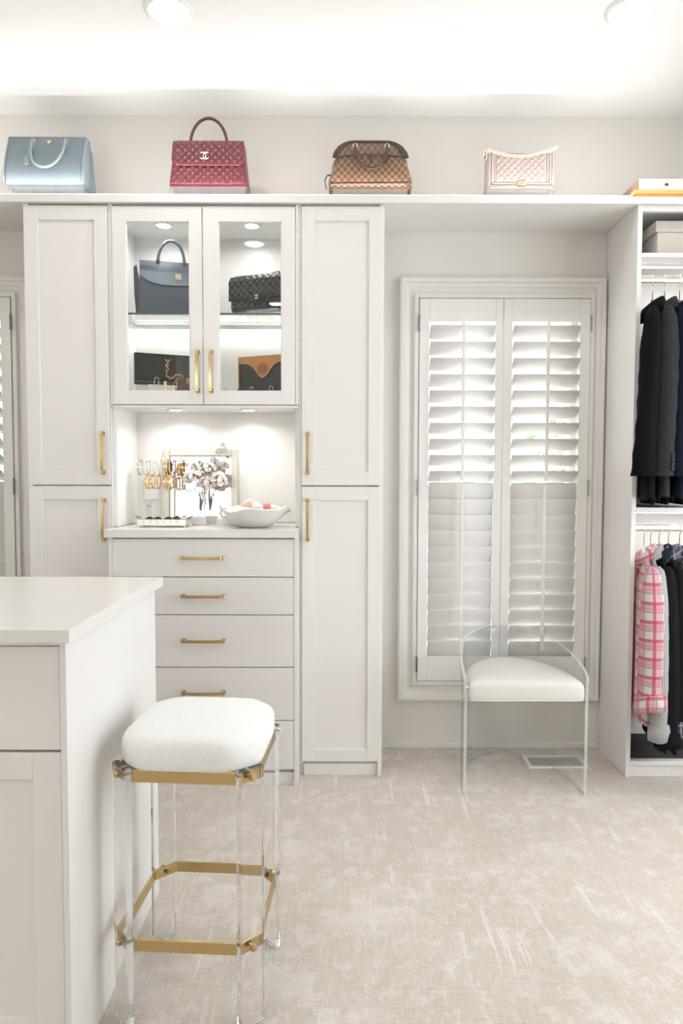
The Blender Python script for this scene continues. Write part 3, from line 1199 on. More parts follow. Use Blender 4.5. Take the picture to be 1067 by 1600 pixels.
prism(b, [(.0000, .1895), (.0220, .1895), (.0110, .1715)], 0, .001)
for v in b.verts:
    v.co.y += tote_y(v.co.z) - .0048
obj('gold_triangle', b, GOLD, pl)
text_mesh(pl, 'PRADA', .0052, (.0110, tote_y(.186) - .0066, .1865), mat('white_enamel', (.85, .84, .8), .4, noise=.02), depth=.0002, rot=(pi / 2 - .42, 0, 0))
b = NBM()
tube(b, [(-.0590, tote_y(.186) - .008, .190), (-.0600, tote_y(.15) - .010, .150), (-.0600, tote_y(.11) - .010, .108)], .0024, 6)
fb = obj('fob_strap', b, BLUEL, t, smooth=True)
b = NBM()
prism(b, [(-.0680, .108), (-.0520, .108), (-.0485, .078), (-.0715, .078)], 0, .006)
for v in b.verts:
    v.co.y += tote_y(.08) - .014
obj('key_bell', b, BLUE, fb)
b = NBM()
tube(b, [(-.0660, tote_y(.08) - .011, .0765), (-.0540, tote_y(.08) - .011, .0765)], .0040, 8)
obj('key', b, GOLD, fb)
b = NBM()
bx(b, -.139, -.117, tote_y(.186) - .0012, tote_y(.186) + .001, .1855, .1868)
obj('strap_slot', b, leather('dark_slate', (.10, .13, .17)), t)

# ---- burgundy quilted top-handle bag
BURG = leather('burgundy_leather', (.155, .029, .038), .34, .2, 500, .6)
BURGD = leather('dark_burgundy', (.13, .018, .026), .32, .2, 500)
riser(-.5170, 2.858, ZB, .302, .120, RH, 'clear acrylic riser under the burgundy quilted bag')
t = thing('burgundy_handbag', 'burgundy quilted leather handbag with rolled top handle and gold clasp', 'handbag', (-.5195, 2.862, ZB + RH))
rings = [rrect(hx, y0, y1, z, r) for z, hx, y0, y1, r in ((0, .148, -.052, .052, .010), (.006, .1530, -.058, .058, .012), (.06, .1480, -.052, .052, .012), (.12, .1430, -.042, .042, .012), (.172, .1385, -.032, .032, .010), (.183, .1330, -.024, .024, .008))]
body_loft(t, rings, BURG)
def burg_y(z):
    return -.058 + (z / .172) * .026
def f_low(u, v):
    z = .006 + v * .082
    hw = .1475 - .0080 * (z / .09)
    return (-hw + 2 * hw * u, burg_y(z) - .002, z)
quilt_panel(t, 'front_quilting', f_low, 110, 34, .0305, .0055, BURG)
b_flap = None
def f_flap(u, v):
    z = .079 + v * .102
    hw = .1400 - .003 * v
    cz = max(0.0, abs(2 * u - 1) - .88) / .12
    z = z + (1 - v) * .022 * cz ** 2
    return (-hw + 2 * hw * u, burg_y(z) - .011 + .012 * max(0, v - .86) / .14, z)
fl = quilt_panel(t, 'flap', f_flap, 110, 40, .0305, .0055, BURG)
b = NBM()
pts = []
for i in range(31):
    x, y, z = f_flap(i / 30, 0)
    pts.append((x, y - .003, z))
tube(b, pts, .0030, 6)
for s in (0, 1):
    tube(b, [Vector(f_flap(s, j / 8)) + Vector((0, -.002, 0)) for j in range(9)], .0024, 6)
obj('flap_binding', b, leather('rose_binding', (.30, .07, .095), .28), fl, smooth=True)
b = NBM()
pts = arc_pts((-.0065, .178), .0735, .1080, 0, pi, 22, .0)
tube(b, pts, .0060, 10)
obj('handle', b, BURGD, t, smooth=True)
for s in (-1, 1):
    b = NBM()
    tube(b, [(-.0065 + s * .0735, 0, .180), (-.0065 + s * .0735, 0, .1905)], .0070, 10)
    bx(b, -.0065 + s * .078 - .008, -.0065 + s * .078 + .012, -.006, .006, .1825, .1860, .001)
    obj('handle_ferrule', b, GOLD, t, angle=40)
double_c(t, -.0120, burg_y(.11) - .022, .1130, .0200, PALEGOLD)

# ---- brown checkered doctor bag
CHK = checker_mat()
BRN = leather('chocolate_leather', (.062, .034, .026), .36, .2, 500)
riser(.1160, 2.875, ZB, .300, .120, RH, 'clear acrylic riser under the checkered bag')
t = thing('checkered_handbag', 'brown checkered dome handbag with dark leather handles and gold rings', 'handbag', (.1165, 2.878, ZB + RH))
CK = ((0, .1500, .062), (.008, .1640, .073), (.03, .1650, .075), (.06, .1560, .070), (.10, .1470, .058), (.140, .1370, .043), (.165, .1220, .030), (.182, .1020, .020), (.192, .0800, .012), (.1955, .0550, .007))
rings = [rrect(hx, -d, d, z, min(d * .8, .03), 5) for z, hx, d in CK]
b = NBM()
loft(b, rings, uv=False)
bmesh.ops.subdivide_edges(b, edges=[e for e in b.edges if abs(e.verts[0].co.z - e.verts[1].co.z) < 1e-5 and e.calc_length() > .05], cuts=24)
for v in b.verts:
    if v.co.y < -.005 and .02 < v.co.z < .15:   # soft sag and pleats under the yoke
        v.co.y += .0035 * sin(v.co.x * 60) * sin(v.co.z * 22) - .004 * sin((v.co.z - .02) / .13 * pi)
obj('body', b, CHK, t, angle=55)
def ck_y(z):
    for (a, _, da), (c, _, dc) in zip(CK, CK[1:]):
        if z <= c:
            return -(da + (dc - da) * (z - a) / (c - a))
    return -CK[-1][2]
def ck_x(z):
    for (a, ha, _), (c, hc, _) in zip(CK, CK[1:]):
        if z <= c:
            return ha + (hc - ha) * (z - a) / (c - a)
    return CK[-1][1]
for yy in (-1, 1):          # dark trim arching over the frame
    b = NBM()
    prof = [(-1, .118), (-1, .140), (-1, .165), (-1, .182), (-1, .192), (-1, .1955), (1, .1955), (1, .192), (1, .182), (1, .165), (1, .140), (1, .118)]
    pts = [(s * ck_x(z) * .985, yy * (abs(ck_y(z)) + .0022), z - .001) for s, z in prof]
    ribbon(b, pts, .0035, .021, (0, 1, 0))
    obj('frame_trim', b, BRN, t)
b = NBM()
pts = [(-ck_x(.112) * .99, ck_y(.112) - .003, .100), (-.115, ck_y(.125) - .005, .124), (-.05, ck_y(.13) - .006, .131), (0, ck_y(.13) - .007, .132), (.05, ck_y(.13) - .006, .131), (.115, ck_y(.125) - .005, .124), (ck_x(.112) * .99, ck_y(.112) - .003, .100)]
tube(b, pts, .0026, 6)
obj('yoke_piping', b, BRN, t, smooth=True)
b = NBM()
prism(b, [(-.004, .128), (.006, .128), (.008, .090), (-.006, .090)], 0, .004)
for v in b.verts:
    v.co.y += ck_y(v.co.z) - .0075
obj('pleat', b, BRN, t)
b = NBM()
tube(b, [(s * ck_x(.010) * .97, ck_y(.012) - .002, .010 + .001 * i) for i, s in enumerate((-1, -.5, 0, .5, 1))], .0022, 6)
obj('base_piping', b, BRN, t, smooth=True)
for yy in (-1, 1):
    b = NBM()
    pts = []
    for i in range(25):
        a = pi + pi * i / 24
        if yy < 0:
            z = .168 - .105 * abs(sin(a)) ** .8
            y = ck_y(max(.05, z)) - .014 - .006 * abs(sin(a))
        else:
            z = .168 - .085 * abs(sin(a)) ** .8
            y = -ck_y(max(.05, z)) + .014
        pts.append((.003 + .0630 * cos(a), y, z))
    tube(b, pts, .0055, 10)
    h_ = obj('handle', b, BRN, t, smooth=True)
    for s in (-1, 1):
        b = NBM()
        cx = .003 + s * .0630
        y = yy * (abs(ck_y(.170)) + .008)
        tube(b, [(cx + .0095 * cos(2 * pi * k / 12), y, .173 + .0075 * sin(2 * pi * k / 12)) for k in range(12)], .0021, 6, closed=True)
        obj('ring', b, PALEGOLD, h_, smooth=True)
for s in (-1, 1):
    b = NBM()
    for k in range(3):
        c = (s * (.1400 + .003 * k), -.01, .128 - .014 * k)
        tube(b, [(c[0] + .0055 * cos(2 * pi * q / 10), c[1] + (.002 if k % 2 else -.002) + .003 * sin(2 * pi * q / 10) * (k % 2), c[2] + .0075 * sin(2 * pi * q / 10)) for q in range(10)], .0015, 5, closed=True)
    obj('side_chain', b, GOLD, t, smooth=True)
b = NBM()
ribbon(b, [(-.1530, -.030, .060), (-.1700, -.035, .058), (-.1800, -.036, .040), (-.1770, -.040, .015), (-.1730, -.045, .002)], .006, .003, (0, 1, 0))
obj('strap', b, mat('black_strap', (.03, .028, .027), .5, noise=.05), t)

# ---- blush quilted chain bag
BLUSH = leather('blush_leather', (.43, .355, .325), .42, .15, 500)
BLUSHD = leather('blush_binding', (.36, .28, .245), .42, .15, 500)
riser(.7040, 2.868, ZB, .270, .100, RH, 'clear acrylic riser under the blush quilted bag')
t = thing('blush_handbag', 'small blush pink quilted flap bag with chain strap', 'handbag', (.7100, 2.868, ZB + RH))
rings = [rrect(hx, y0, y1, z, r) for z, hx, y0, y1, r in ((0, .1270, -.038, .038, .006), (.005, .1305, -.043, .043, .008), (.13, .1305, -.038, .038, .010), (.143, .1290, -.030, .030, .010), (.147, .1220, -.020, .020, .008))]
body_loft(t, rings, BLUSH)
b = NBM()   # stepped frame borders on the flap
for k, (m_, th) in enumerate(((0, .004), (.010, .0065), (.019, .004))):
    x0, x1, z0, z1 = -.1285 + m_, .1285 - m_, .008 + m_ * .9, .140 - m_ * .35
    w_ = .0085
    for a0, a1, c0, c1 in ((x0, x0 + w_, z0, z1), (x1 - w_, x1, z0, z1), (x0, x1, z0, z0 + w_ * .7)):
        bx(b, a0, a1, -.0425 - th, -.038, c0, c1, .0015)
obj('flap_border', b, BLUSH, t)
quilt_panel(t, 'flap_quilting', lambda u, v: (-.0985 + .197 * u, -.0435 + .004 * v, .028 + .108 * v), 90, 50, .0268, .0048, BLUSH)
b = NBM()
tube(b, [(-.126, -.046, .0065), (-.03, -.048, .0130), (.03, -.048, .0130), (.126, -.046, .0065)], .0020, 6)
obj('flap_edge', b, BLUSHD, t, smooth=True)
b = NBM()
bx(b, -.018, .018, -.056, -.046, .005, .026, .004)
cl = obj('clasp', b, PALEGOLD, t)
double_c(cl, 0, -.0585, .0155, .0085, GOLD, 'clasp_emblem')
b = NBM()
NL = 34
for k in range(NL):
    f = k / (NL - 1)
    x = -.140 + .272 * f
    z = .150 - .030 * sin(pi * f) ** .9 + .006 * f
    dz = (-.030 * pi * cos(pi * f) * .9) * (1 / .272)
    th = atan2(dz * .9, 1.0)
    rot = (k % 2) * pi / 2 + .5
    pts = []
    for q in range(10):
        a = 2 * pi * q / 10
        u, w_ = .0080 * cos(a), .0056 * sin(a)
        pts.append((x + u * cos(th), -.050 + w_ * sin(rot), z + u * sin(th) + w_ * cos(rot)))
    tube(b, pts, .0022, 5, closed=True)
ch = obj('chain_strap', b, PALEGOLD, t, smooth=True)
b = NBM()
bx(b, -.148, -.138, -.046, -.038, .115, .150, .003)
obj('chain_lug', b, STEEL, t)
b = NBM()
for k in range(6):
    a = k * 1.05
    tube(b, [(-.143 + .006 * cos(2 * pi * q / 8), -.047 + .004 * sin(2 * pi * q / 8 + a), .152 - k * .007 + .005 * sin(2 * pi * q / 8)) for q in range(8)], .0016, 5, closed=True)
obj('chain_end', b, PALEGOLD, t, smooth=True)

# ---- boxes at the right end of the shelf
ORG = mat('orange_card', (.78, .40, .10), .5, noise=.05, nscale=30, bump=.1)
ORGL = mat('orange_card_light', (.88, .56, .20), .5, noise=.04, nscale=30)
tb = thing('orange_box', 'flat orange gift box on the display shelf at the right edge', 'box', (1.134, 2.758, ZB))
box('base', 0, .36, 0, .26, 0, .0135, ORG, tb)
box('lid', -.002, .362, -.002, .262, .0140, .0300, ORGL, tb)
tw = thing('white_box', 'flat white box lying on top of the orange box', 'box', (1.150, 2.762, ZB + .0305))
box('body', 0, .33, 0, .235, 0, .043, mat('ivory_card', (.86, .83, .78), .5, noise=.02), tw)
box('side_cover', -.0022, -.0002, .001, .234, 0, .043, mat('tan_card', (.42, .27, .20), .6, noise=.05), tw)
b = NBM()
tube(b, [(.104, -.0012, .021), (.104, .0004, .021)], .0055, 10)
bx(b, .1085, .1125, -.0012, .0004, .0155, .0245)
obj('printed_emblem', b, mat('dark_print', (.08, .07, .06), .6, noise=.05), tw)

# ---------------------------------------------------------------- display cabinet contents
GS = 1.8476    # glass shelf top
CF = 1.5022    # cabinet floor
NAVY = leather('navy_leather', (.060, .078, .108), .42, .35, 600)
NAVYL = leather('navy_trim', (.085, .115, .150), .40, .2, 600)
t = thing('navy_handbag', 'navy leather top-handle satchel on the glass shelf behind left door', 'handbag', (-.688, 2.915, GS), .22)
rings = [rrect(hx, y0, y1, z, r) for z, hx, y0, y1, r in ((0, .130, -.052, .052, .010), (.01, .133, -.055, .055, .010), (.12, .1300, -.042, .042, .008), (.190, .1270, -.026, .026, .006), (.222, .1250, -.012, .012, .004))]
body_loft(t, rings, NAVY)
b = NBM()
prism(b, [(-.152, .195), (-.140, .205), (-.1300, .150), (-.1300, .03), (-.1430, .0), (-.150, .09)], -.016, -.010)
obj('gusset', b, NAVY, t)
poly = [(-.1285, .226), (.1285, .226)] + [(.1285 - .257 * i / 24, .122 + .040 * (abs(i / 12 - 1)) ** 3.0) for i in range(25)]
b = NBM()
prism(b, poly, 0, .005)
for v in b.verts:
    z = v.co.z
    v.co.y += -.050 + (z - .12) / .10 * .036
fl = obj('flap', b, NAVYL, t)
b = NBM()
pts = arc_pts((-.004, .222), .052, .088, -.12, pi + .12, 22, -.010)
tube(b, pts, [.0085 if i in (0, 1, 21, 22) else .0062 for i in range(23)], 10)
obj('handle', b, NAVYL, t, smooth=True)
b = NBM()
prism(b, [(.010, .170), (.034, .170), (.037, .146), (.013, .146)], 0, .006)
for v in b.verts:
    v.co.y += -.049
lk = obj('lock_plate', b, PALEGOLD, fl)
b = NBM()
bx(b, .0215, .0255, -.054, -.048, .146, .158, .001)
obj('turn_lock', b, GOLD, lk)

BLK = leather('black_leather', (.020, .019, .018), .42, .15, 500, .4)
riser(-.300, 2.908, GS, .140, .10, .030, 'clear acrylic riser under the black quilted flap bag', -.38)
t = thing('black_quilted_handbag', 'black quilted flap bag with gold clasp on the glass shelf, right door', 'handbag', (-.318, 2.912, GS + .030), -.40)
rings = [rrect(hx, y0, y1, z, r) for z, hx, y0, y1, r in ((0, .128, -.028, .028, .008), (.006, .132, -.032, .032, .010), (.10, .132, -.030, .030, .012), (.138, .130, -.024, .024, .012), (.146, .122, -.014, .014, .008))]
body_loft(t, rings, BLK)
quilt_panel(t, 'front_quilting', lambda u, v: (-.126 + .252 * u, -.034, .006 + .045 * v), 100, 22, .0290, .0048, BLK)
def f_fl(u, v):
    z = .043 + .097 * v
    return (-.134 + .268 * u, -.041 + .014 * max(0, v - .8) / .2, z)
fl = quilt_panel(t, 'flap', f_fl, 110, 42, .0290, .0050, BLK)
b = NBM()
prism(b, [(-.024, .062), (.024, .062), (.022, .032), (-.022, .032)], -.050, -.045)
tabp = obj('clasp_tab', b, BLK, fl)
double_c(tabp, 0, -.054, .047, .0115, GOLD)
for s in (-1, 1):
    b = NBM()
    for k in range(9):
        x = s * (.118 - .008 * k)
        tube(b, [(x + .0065 * cos(2 * pi * q / 8), -.010 + .004 * sin(2 * pi * q / 8) * (k % 2), .150 + .0045 * sin(2 * pi * q / 8) * (1 - k % 2) - .0) for q in range(8)], .0014, 5, closed=True)
    obj('chain', b, PALEGOLD, t, smooth=True)

# lower level
def easel(x, y, z, rz, label, w=.12, h=.040):
    t = thing('bag_easel', label, 'stand', (x, y, z), rz, 'bag easels in the display cabinet')
    box('foot', -w / 2, w / 2, -.040, .05, 0, h, WHITEP, t, bev=.003)
    for s in (-1, 1):
        b = NBM()
        tube(b, [(s * w * .30 - .010, -.044, h - .006), (s * w * .30 - .008, -.056, h + .020), (s * w * .30 - .004, -.058, h + .026), (s * w * .30 + .004, -.058, h + .026), (s * w * .30 + .008, -.056, h + .020), (s * w * .30 + .010, -.044, h - .006)], .0018, 6)
        obj('hook', b, ACRYL_T if False else CHROME, t, smooth=True)
    return t
easel(-.722, 2.925, CF, .40, 'white easel base with clear hooks propping the black clutch', .15, .072)
t = thing('black_clutch', 'glossy black envelope clutch with gold monogram letters', 'clutch bag', (-.717, 2.925, CF + .0725), .40)
PAT = mat('black_patent', (.018, .017, .017), .06, spec=.7, noise=.05, nscale=30, coat=.5)
rings = []
b = NBM()
bx(b, -.132, .132, -.012, .010, .0, .128, .006, 3)
o = obj('body', b, PAT, t, angle=40)
b = NBM()
bx(b, -.130, .130, -.0165, -.0125, .024, .1275, .0018, 2)
fl = obj('flap', b, PAT, t)
for i, (ch_, z, x, s, sh_) in enumerate((('Y', .091, .002, .042, .12), ('S', .072, 0, .044, .10), ('L', .047, .003, .042, .12))):
    text_mesh(fl, ch_, s, (x - .004, -.019, z), GOLD, 'monogram_letter', .0016, shear=sh_)
b = NBM()
bx(b, -.126, .126, -.0130, -.0122, .012, .0150)
obj('edge_seam', b, STEEL, o)
# lipstick, pen and mini bag in front
t = thing('gold_lipstick', 'slim gold lipstick tube standing before the black clutch', 'lipstick', (-.702, 2.835, CF))
b = NBM()
lathe(b, [(0, 0), (.0065, 0), (.0068, .002), (.0068, .046), (.0060, .047), (.0060, .078), (.0052, .080), (0, .080)], 16)
obj('tube', b, GOLD, t, angle=40)
b = NBM()
lathe(b, [(.0069, .044), (.0074, .0445), (.0074, .047), (.0069, .0475)], 16)
obj('collar', b, PALEGOLD, t, angle=40)
for k, (zz_, lb) in enumerate(((.0375, 'upper slim black and gold pen lying below the clutch'), (.0300, 'lower slim black and gold pen lying below the clutch'))):
    t = thing('pen', lb, 'pen', (-.792, 2.828 + .004 * k, CF + zz_ - .03 + .006), 0, 'pens in the display cabinet')
    if k == 0:
        t.location.z = CF + .0380
    else:
        t.location.z = CF + .0290
    b = NBM()
    tube(b, [(-.032, 0, 0), (.030, 0, 0)], .0034, 10)
    obj('barrel', b, PALEGOLD, t, angle=40)
    b = NBM()
    tube(b, [(-.036, 0, 0), (-.026, 0, 0)], .0038, 10)
    tube(b, [(.026, 0, 0), (.036, 0, 0)], .0038, 10)
    obj('cap', b, BLK, t, angle=40)
tag(box('pen_block', -.832, -.752, 2.822, 2.840, CF, CF + .0255, ACRYL_T, bev=.001), 'small clear block under the two pens', 'block')
t = thing('mini_brown_bag', 'tiny brown patterned bag with tan handle at lower right of left door', 'mini bag', (-.628, 2.850, CF), .1)
MONO = mat('brown_monogram_canvas', (.115, .055, .030), .45, noise=.5, nscale=90)
TAN = leather('tan_leather', (.55, .25, .085), .42, .15, 500)
rings = [rrect(hx, -d, d, z, d * .6) for z, hx, d in ((.0, .036, .018), (.004, .041, .021), (.04, .034, .017), (.080, .022, .010), (.096, .014, .005))]
body_loft(t, rings, MONO)
b = NBM()
tube(b, arc_pts((-.0235, .096), .018, .012, 0, pi, 10, -.004), .0030, 8)
tube(b, [(-.0415, -.004, .096), (-.060, -.012, .090)], .0032, 8)
h1 = obj('handle', b, TAN, t, smooth=True)
b = NBM()
tube(b, [(.018, -.016, .090), (.024, -.022, .070), (.026, -.024, .045), (.035, -.026, .020)], .0042, 8)
bx(b, .010, .030, -.026, -.016, .070, .092, .003)
obj('tan_tab', b, TAN, t)
b = NBM()
lathe(b, [(0, 0), (.007, .002), (.0095, .012), (.007, .026), (.003, .032), (0, .032)], 12, (-.040, -.024, .032))
obj('padlock_charm', b, PALEGOLD, t, angle=50)
b = NBM()
tube(b, [(-.040, -.024, .064), (-.030, -.015, .090)], .0016, 6)
obj('charm_cord', b, TAN, t)

easel(-.300, 2.930, CF, -.40, 'white easel base with clear hooks propping the black and tan pouch', .15)
t = thing('black_tan_pouch', 'black pouch with scalloped tan leather flap and round emblem', 'pouch', (-.297, 2.932, CF), -.40)
CANV = mat('charcoal_canvas', (.035, .034, .033), .55, noise=.1, nscale=120, bump=.2, bscale=500)
b = NBM()
bx(b, -.112, .112, -.046, -.038, .042, .190, .0035, 2)
bd = obj('body', b, CANV, t, angle=40)
poly = [(-.114, .192), (.114, .192)]
for i in range(41):
    u = 1 - 2 * i / 40
    x = .114 * u
    sc = .166 - .062 * math.exp(-((u) / .36) ** 2)
    poly.append((x, sc))
b = NBM()
prism(b, poly, -.0505, -.0465)
fl = obj('scalloped_flap', b, TAN, t)
b = NBM()
tube(b, [(x, -.051, z) for x, z in poly[2:]], .0022, 6)
obj('edge_piping', b, leather('light_tan', (.68, .36, .15)), fl, smooth=True)
b = NBM()
lathe(b, [(0, 0), (.021, 0), (.023, .001), (.023, .003), (0, .003)], 24)
em = obj('emblem', b, leather('cognac', (.36, .12, .06), .3), fl, angle=40)
em.location = (0, -.0505, .138)
em.rotation_euler = (pi / 2, 0, 0)
b = NBM()
tube(b, [(.018 * cos(2 * pi * k / 24), .018 * sin(2 * pi * k / 24), .0034) for k in range(24)], .0012, 5, closed=True)
tube(b, [(-.009, -.003, .0036), (-.003, .005, .0038), (.002, -.002, .004), (.008, .004, .0038), (.010, -.004, .0036)], .0024, 6)
tube(b, [(-.010, -.008, .0036), (.010, -.009, .0036)], .0016, 6)
obj('embossed_duck', b, leather('cognac_light', (.50, .20, .11), .3), em, smooth=True)
b = NBM()
bx(b, -.1150, -.1125, -.052, -.037, .042, .186, .001)
obj('side_binding', b, TAN, t)
# sunglasses and cork charm at the left of the pouch
t = thing('sunglasses', 'dark sunglasses lying at the foot of the tan pouch', 'sunglasses', (-.372, 2.812, CF), .1)
LENSD = mat('smoked_lens', (.05, .045, .045), .08, spec=.7, noise=.05)
for s in (-1, 1):
    b = NBM()
    lathe(b, [(0, 0), (.019, .001), (.021, .003), (0, .0045)], 20)
    o = obj('lens', b, LENSD, t, angle=60)
    o.location = (s * .024, 0, .028)
    o.rotation_euler = (pi / 2 - .25, 0, 0)
    b = NBM()
    tube(b, [(s * .045, .002, .034), (s * .044, .05, .030), (s * .040, .085, .010)], .0018, 6)
    obj('temple', b, GOLD, t, smooth=True)
b = NBM()
tube(b, [(-.046, 0, .036), (-.02, -.001, .047), (0, 0, .038), (.02, -.001, .047), (.046, 0, .036)], .0018, 6)
obj('bridge', b, BLK, t, smooth=True)
t = thing('cork_charm', 'small straw-coloured charm on a thin wire left of the tan pouch', 'charm', (-.412, 2.822, CF))
b = NBM()
tube(b, [(-.018, 0, .041), (.016, 0, .038)], [.0085, .0075], 12)
obj('bead', b, mat('cork', (.68, .52, .26), .7, noise=.2, nscale=120, bump=.4), t, angle=50)
b = NBM()
tube(b, [(-.018, 0, .041), (-.04, .01, .044), (-.058, .015, .050)], .0009, 5)
obj('wire', b, STEEL, t)
b = NBM()
lathe(b, [(0, 0), (.010, 0), (.010, .031), (0, .031)], 14)
obj('stem', b, WHITEP, t, angle=40)

# ------------------------------------------------------------------ things on the niche worktop
NZ = 1.0003
# leaning framed mirror
SILV = mat('champagne_frame', (.62, .58, .51), .35, .35, noise=.06, nscale=50)
t = thing('framed_mirror', 'champagne framed mirror leaning on the niche back wall', 'mirror', (-.6035, 3.030, NZ))
mw, mh, fw = .161, .3185, .0275
def leany(z):
    return .006 + z * .045
for nm, x0, x1, z0, z1 in (('frame_side', -mw, -mw + fw, 0, mh), ('frame_side', mw - fw, mw, 0, mh), ('frame_rail', -mw + fw, mw - fw, 0, fw), ('frame_rail', -mw + fw, mw - fw, mh - fw, mh)):
    b = NBM()
    bx(b, x0, x1, -.012, .002, z0, z1, .0025)
    for v in b.verts:
        v.co.y += leany(v.co.z)
    obj(nm, b, SILV, t)
b = NBM()
bx(b, -mw + fw - .002, mw - fw + .002, -.002, .001, fw - .002, mh - fw + .002)
for v in b.verts:
    v.co.y += leany(v.co.z)
obj('mirror_glass', b, MIRROR, t)
b = NBM()
for x0, x1, z0, z1 in ((-mw + fw, mw - fw, mh - fw - .003, mh - fw), (-mw + fw, -mw + fw + .002, fw, mh - fw), (mw - fw - .002, mw - fw, fw, mh - fw)):
    bx(b, x0, x1, -.0075, -.0025, z0, z1)
for v in b.verts:
    v.co.y += leany(v.co.z)
obj('inner_bead', b, STEEL, t)

# jewellery stand: acrylic T bars
JX, JY = -.7415, 2.930
t = thing('bracelet_stand', 'clear acrylic two-bar stand holding the bracelets', 'jewellery stand', (JX, JY, NZ))
b = NBM()
lathe(b, [(0, 0), (.040, 0), (.042, .003), (.042, .008), (.038, .010), (0, .010)], 28)
obj('base', b, ACRYL_T, t, angle=40)
b = NBM()
tube(b, [(0, 0, .010), (0, 0, .285)], .0050, 10)
obj('post', b, PALEGOLD if False else mat('champagne_post', (.80, .74, .64), .3, .3, noise=.03), t, angle=40)
UPZ, LOZ = .2640, .2030
b = NBM()
tube(b, [(-.100, 0, UPZ), (.095, 0, UPZ)], .0048, 10)
obj('upper_bar', b, ACEDGE, t, angle=40)
b = NBM()
tube(b, [(-.068, 0, LOZ), (.078, 0, LOZ)], .0048, 10)
obj('lower_bar', b, ACEDGE, t, angle=40)

SILB = mat('silver_bangle', (.70, .70, .69), .2, 1.0, noise=.05)
ROSEB = mat('rose_gold_bangle', (.84, .55, .34), .22, 1.0, noise=.05)
BLKB = mat('black_enamel', (.03, .03, .035), .2, noise=.05)
PEARL = mat('pearl', (.84, .81, .77), .25, noise=.03, coat=.3)
BLUEB = mat('blue_bead', (.14, .19, .32), .25, noise=.2, nscale=90)
GREENB = mat('sage_bead', (.55, .62, .54), .3, noise=.1)
def bracelet(x, zbar, rad, wid, m, label, kind='band', tilt=0.0):
    """hoop hanging on a bar: ring in the YZ plane"""
    t = thing('bracelet', label, 'bracelet', (JX + x, JY, NZ + zbar + .0056 - rad), tilt, 'bracelets on the acrylic stand')
    n = 26
    if kind == 'band':
        b = NBM()
        rings = []
        for dx, rr in ((-wid / 2, rad), (wid / 2, rad), (wid / 2, rad + .0018), (-wid / 2, rad + .0018)):
            rings.append([b.verts.new((dx, rr * sin(2 * pi * k / n), rr * cos(2 * pi * k / n))) for k in range(n)])
        for i in range(4):
            A, B = rings[i], rings[(i + 1) % 4]
            for k in range(n):
                b.faces.new((A[k], A[(k + 1) % n], B[(k + 1) % n], B[k]))
        obj('band', b, m, t, angle=50)
        b = NBM()
        for s in (-1, 1):
            tube(b, [(s * wid / 2, (rad + .001) * sin(2 * pi * k / n), (rad + .001) * cos(2 * pi * k / n)) for k in range(n)], .0013, 6, closed=True)
        obj('rim', b, GOLD if m is not SILB else SILB, t, smooth=True)
    elif kind == 'wire':
        b = NBM()
        tube(b, [(0, rad * sin(2 * pi * k / n), rad * cos(2 * pi * k / n)) for k in range(n)], wid / 2, 8, closed=True)
        obj('hoop', b, m, t, smooth=True)
        b = NBM()
        bmesh.ops.create_icosphere(b, subdivisions=1, radius=wid * .8, matrix=Matrix.Translation((0, 0, -rad)))
        obj('charm', b, GOLD, t, smooth=True)
    else:
        b = NBM()
        nb = max(12, int(2 * pi * rad / wid))
        for k in range(nb):
            a = 2 * pi * k / nb
            bmesh.ops.create_icosphere(b, subdivisions=1, radius=wid * .52, matrix=Matrix.Translation((0, rad * sin(a), rad * cos(a))))
        obj('beads', b, m, t, smooth=True)
        b = NBM()
        tube(b, [(-wid * .4, 0, -rad), (wid * .4, 0, -rad)], wid * .62, 8)
        obj('clasp', b, GOLD, t, smooth=True)
up = [(-.092, .0310, .0075, SILB, 'band', 'plain silver bangle at the left end of the upper bar'),
      (-.070, .0280, .0075, PEARL, 'bead', 'pearl bracelet second from left on the upper bar'),
      (-.056, .0270, .0065, GREENB, 'bead', 'sage green bead bracelet on the upper bar'),
      (-.030, .0290, .0028, SILB, 'wire', 'thin silver hoop left of the post on the upper bar'),
      (-.008, .0300, .0030, SILB, 'wire', 'thin silver hoop at the post on the upper bar'),
      (.018, .0280, .0090, ROSEB, 'band', 'rose gold cuff just right of the post, upper bar'),
      (.031, .0300, .0065, BLKB, 'band', 'black enamel bangle on the upper bar'),
      (.050, .0280, .0080, BLUEB, 'bead', 'dark blue bead bracelet on the upper bar'),
      (.062, .0270, .0060, ROSEB, 'bead', 'rose gold bead bracelet beside the blue beads'),
      (.084, .0310, .0125, mat('bronze_cuff', (.42, .27, .12), .25, 1.0, noise=.1), 'band', 'wide bronze cuff at the right end of the upper bar')]
lo = [(-.062, .0290, .0065, ROSEB, 'band', 'leftmost rose gold bangle on the lower bar'),
      (-.050, .0280, .0070, GOLD, 'bead', 'gold bead bracelet second from left, lower bar'),
      (-.038, .0285, .0060, ROSEB, 'band', 'narrow rose gold bangle left of the post, lower bar'),
      (-.026, .0280, .0055, PEARL, 'bead', 'pearl bracelet left of the post, lower bar'),
      (-.014, .0290, .0060, ROSEB, 'bead', 'rose gold bead bracelet against the post, lower bar'),
      (.015, .0300, .0075, ROSEB, 'band', 'rose gold bangle just right of the post, lower bar'),
      (.028, .0290, .0065, GOLD, 'bead', 'gold bead bracelet right of the post, lower bar'),
      (.039, .0285, .0060, GOLD, 'band', 'gold bangle in the middle right of the lower bar'),
      (.051, .0290, .0060, ROSEB, 'bead', 'rose gold bead bracelet near the right end, lower bar')]
for x, r, w_, m, k, lb in up:
    bracelet(x, UPZ - .0, r, w_, m, lb, k)
for x, r, w_, m, k, lb in lo:
    bracelet(x, LOZ, r, w_, m, lb, k)
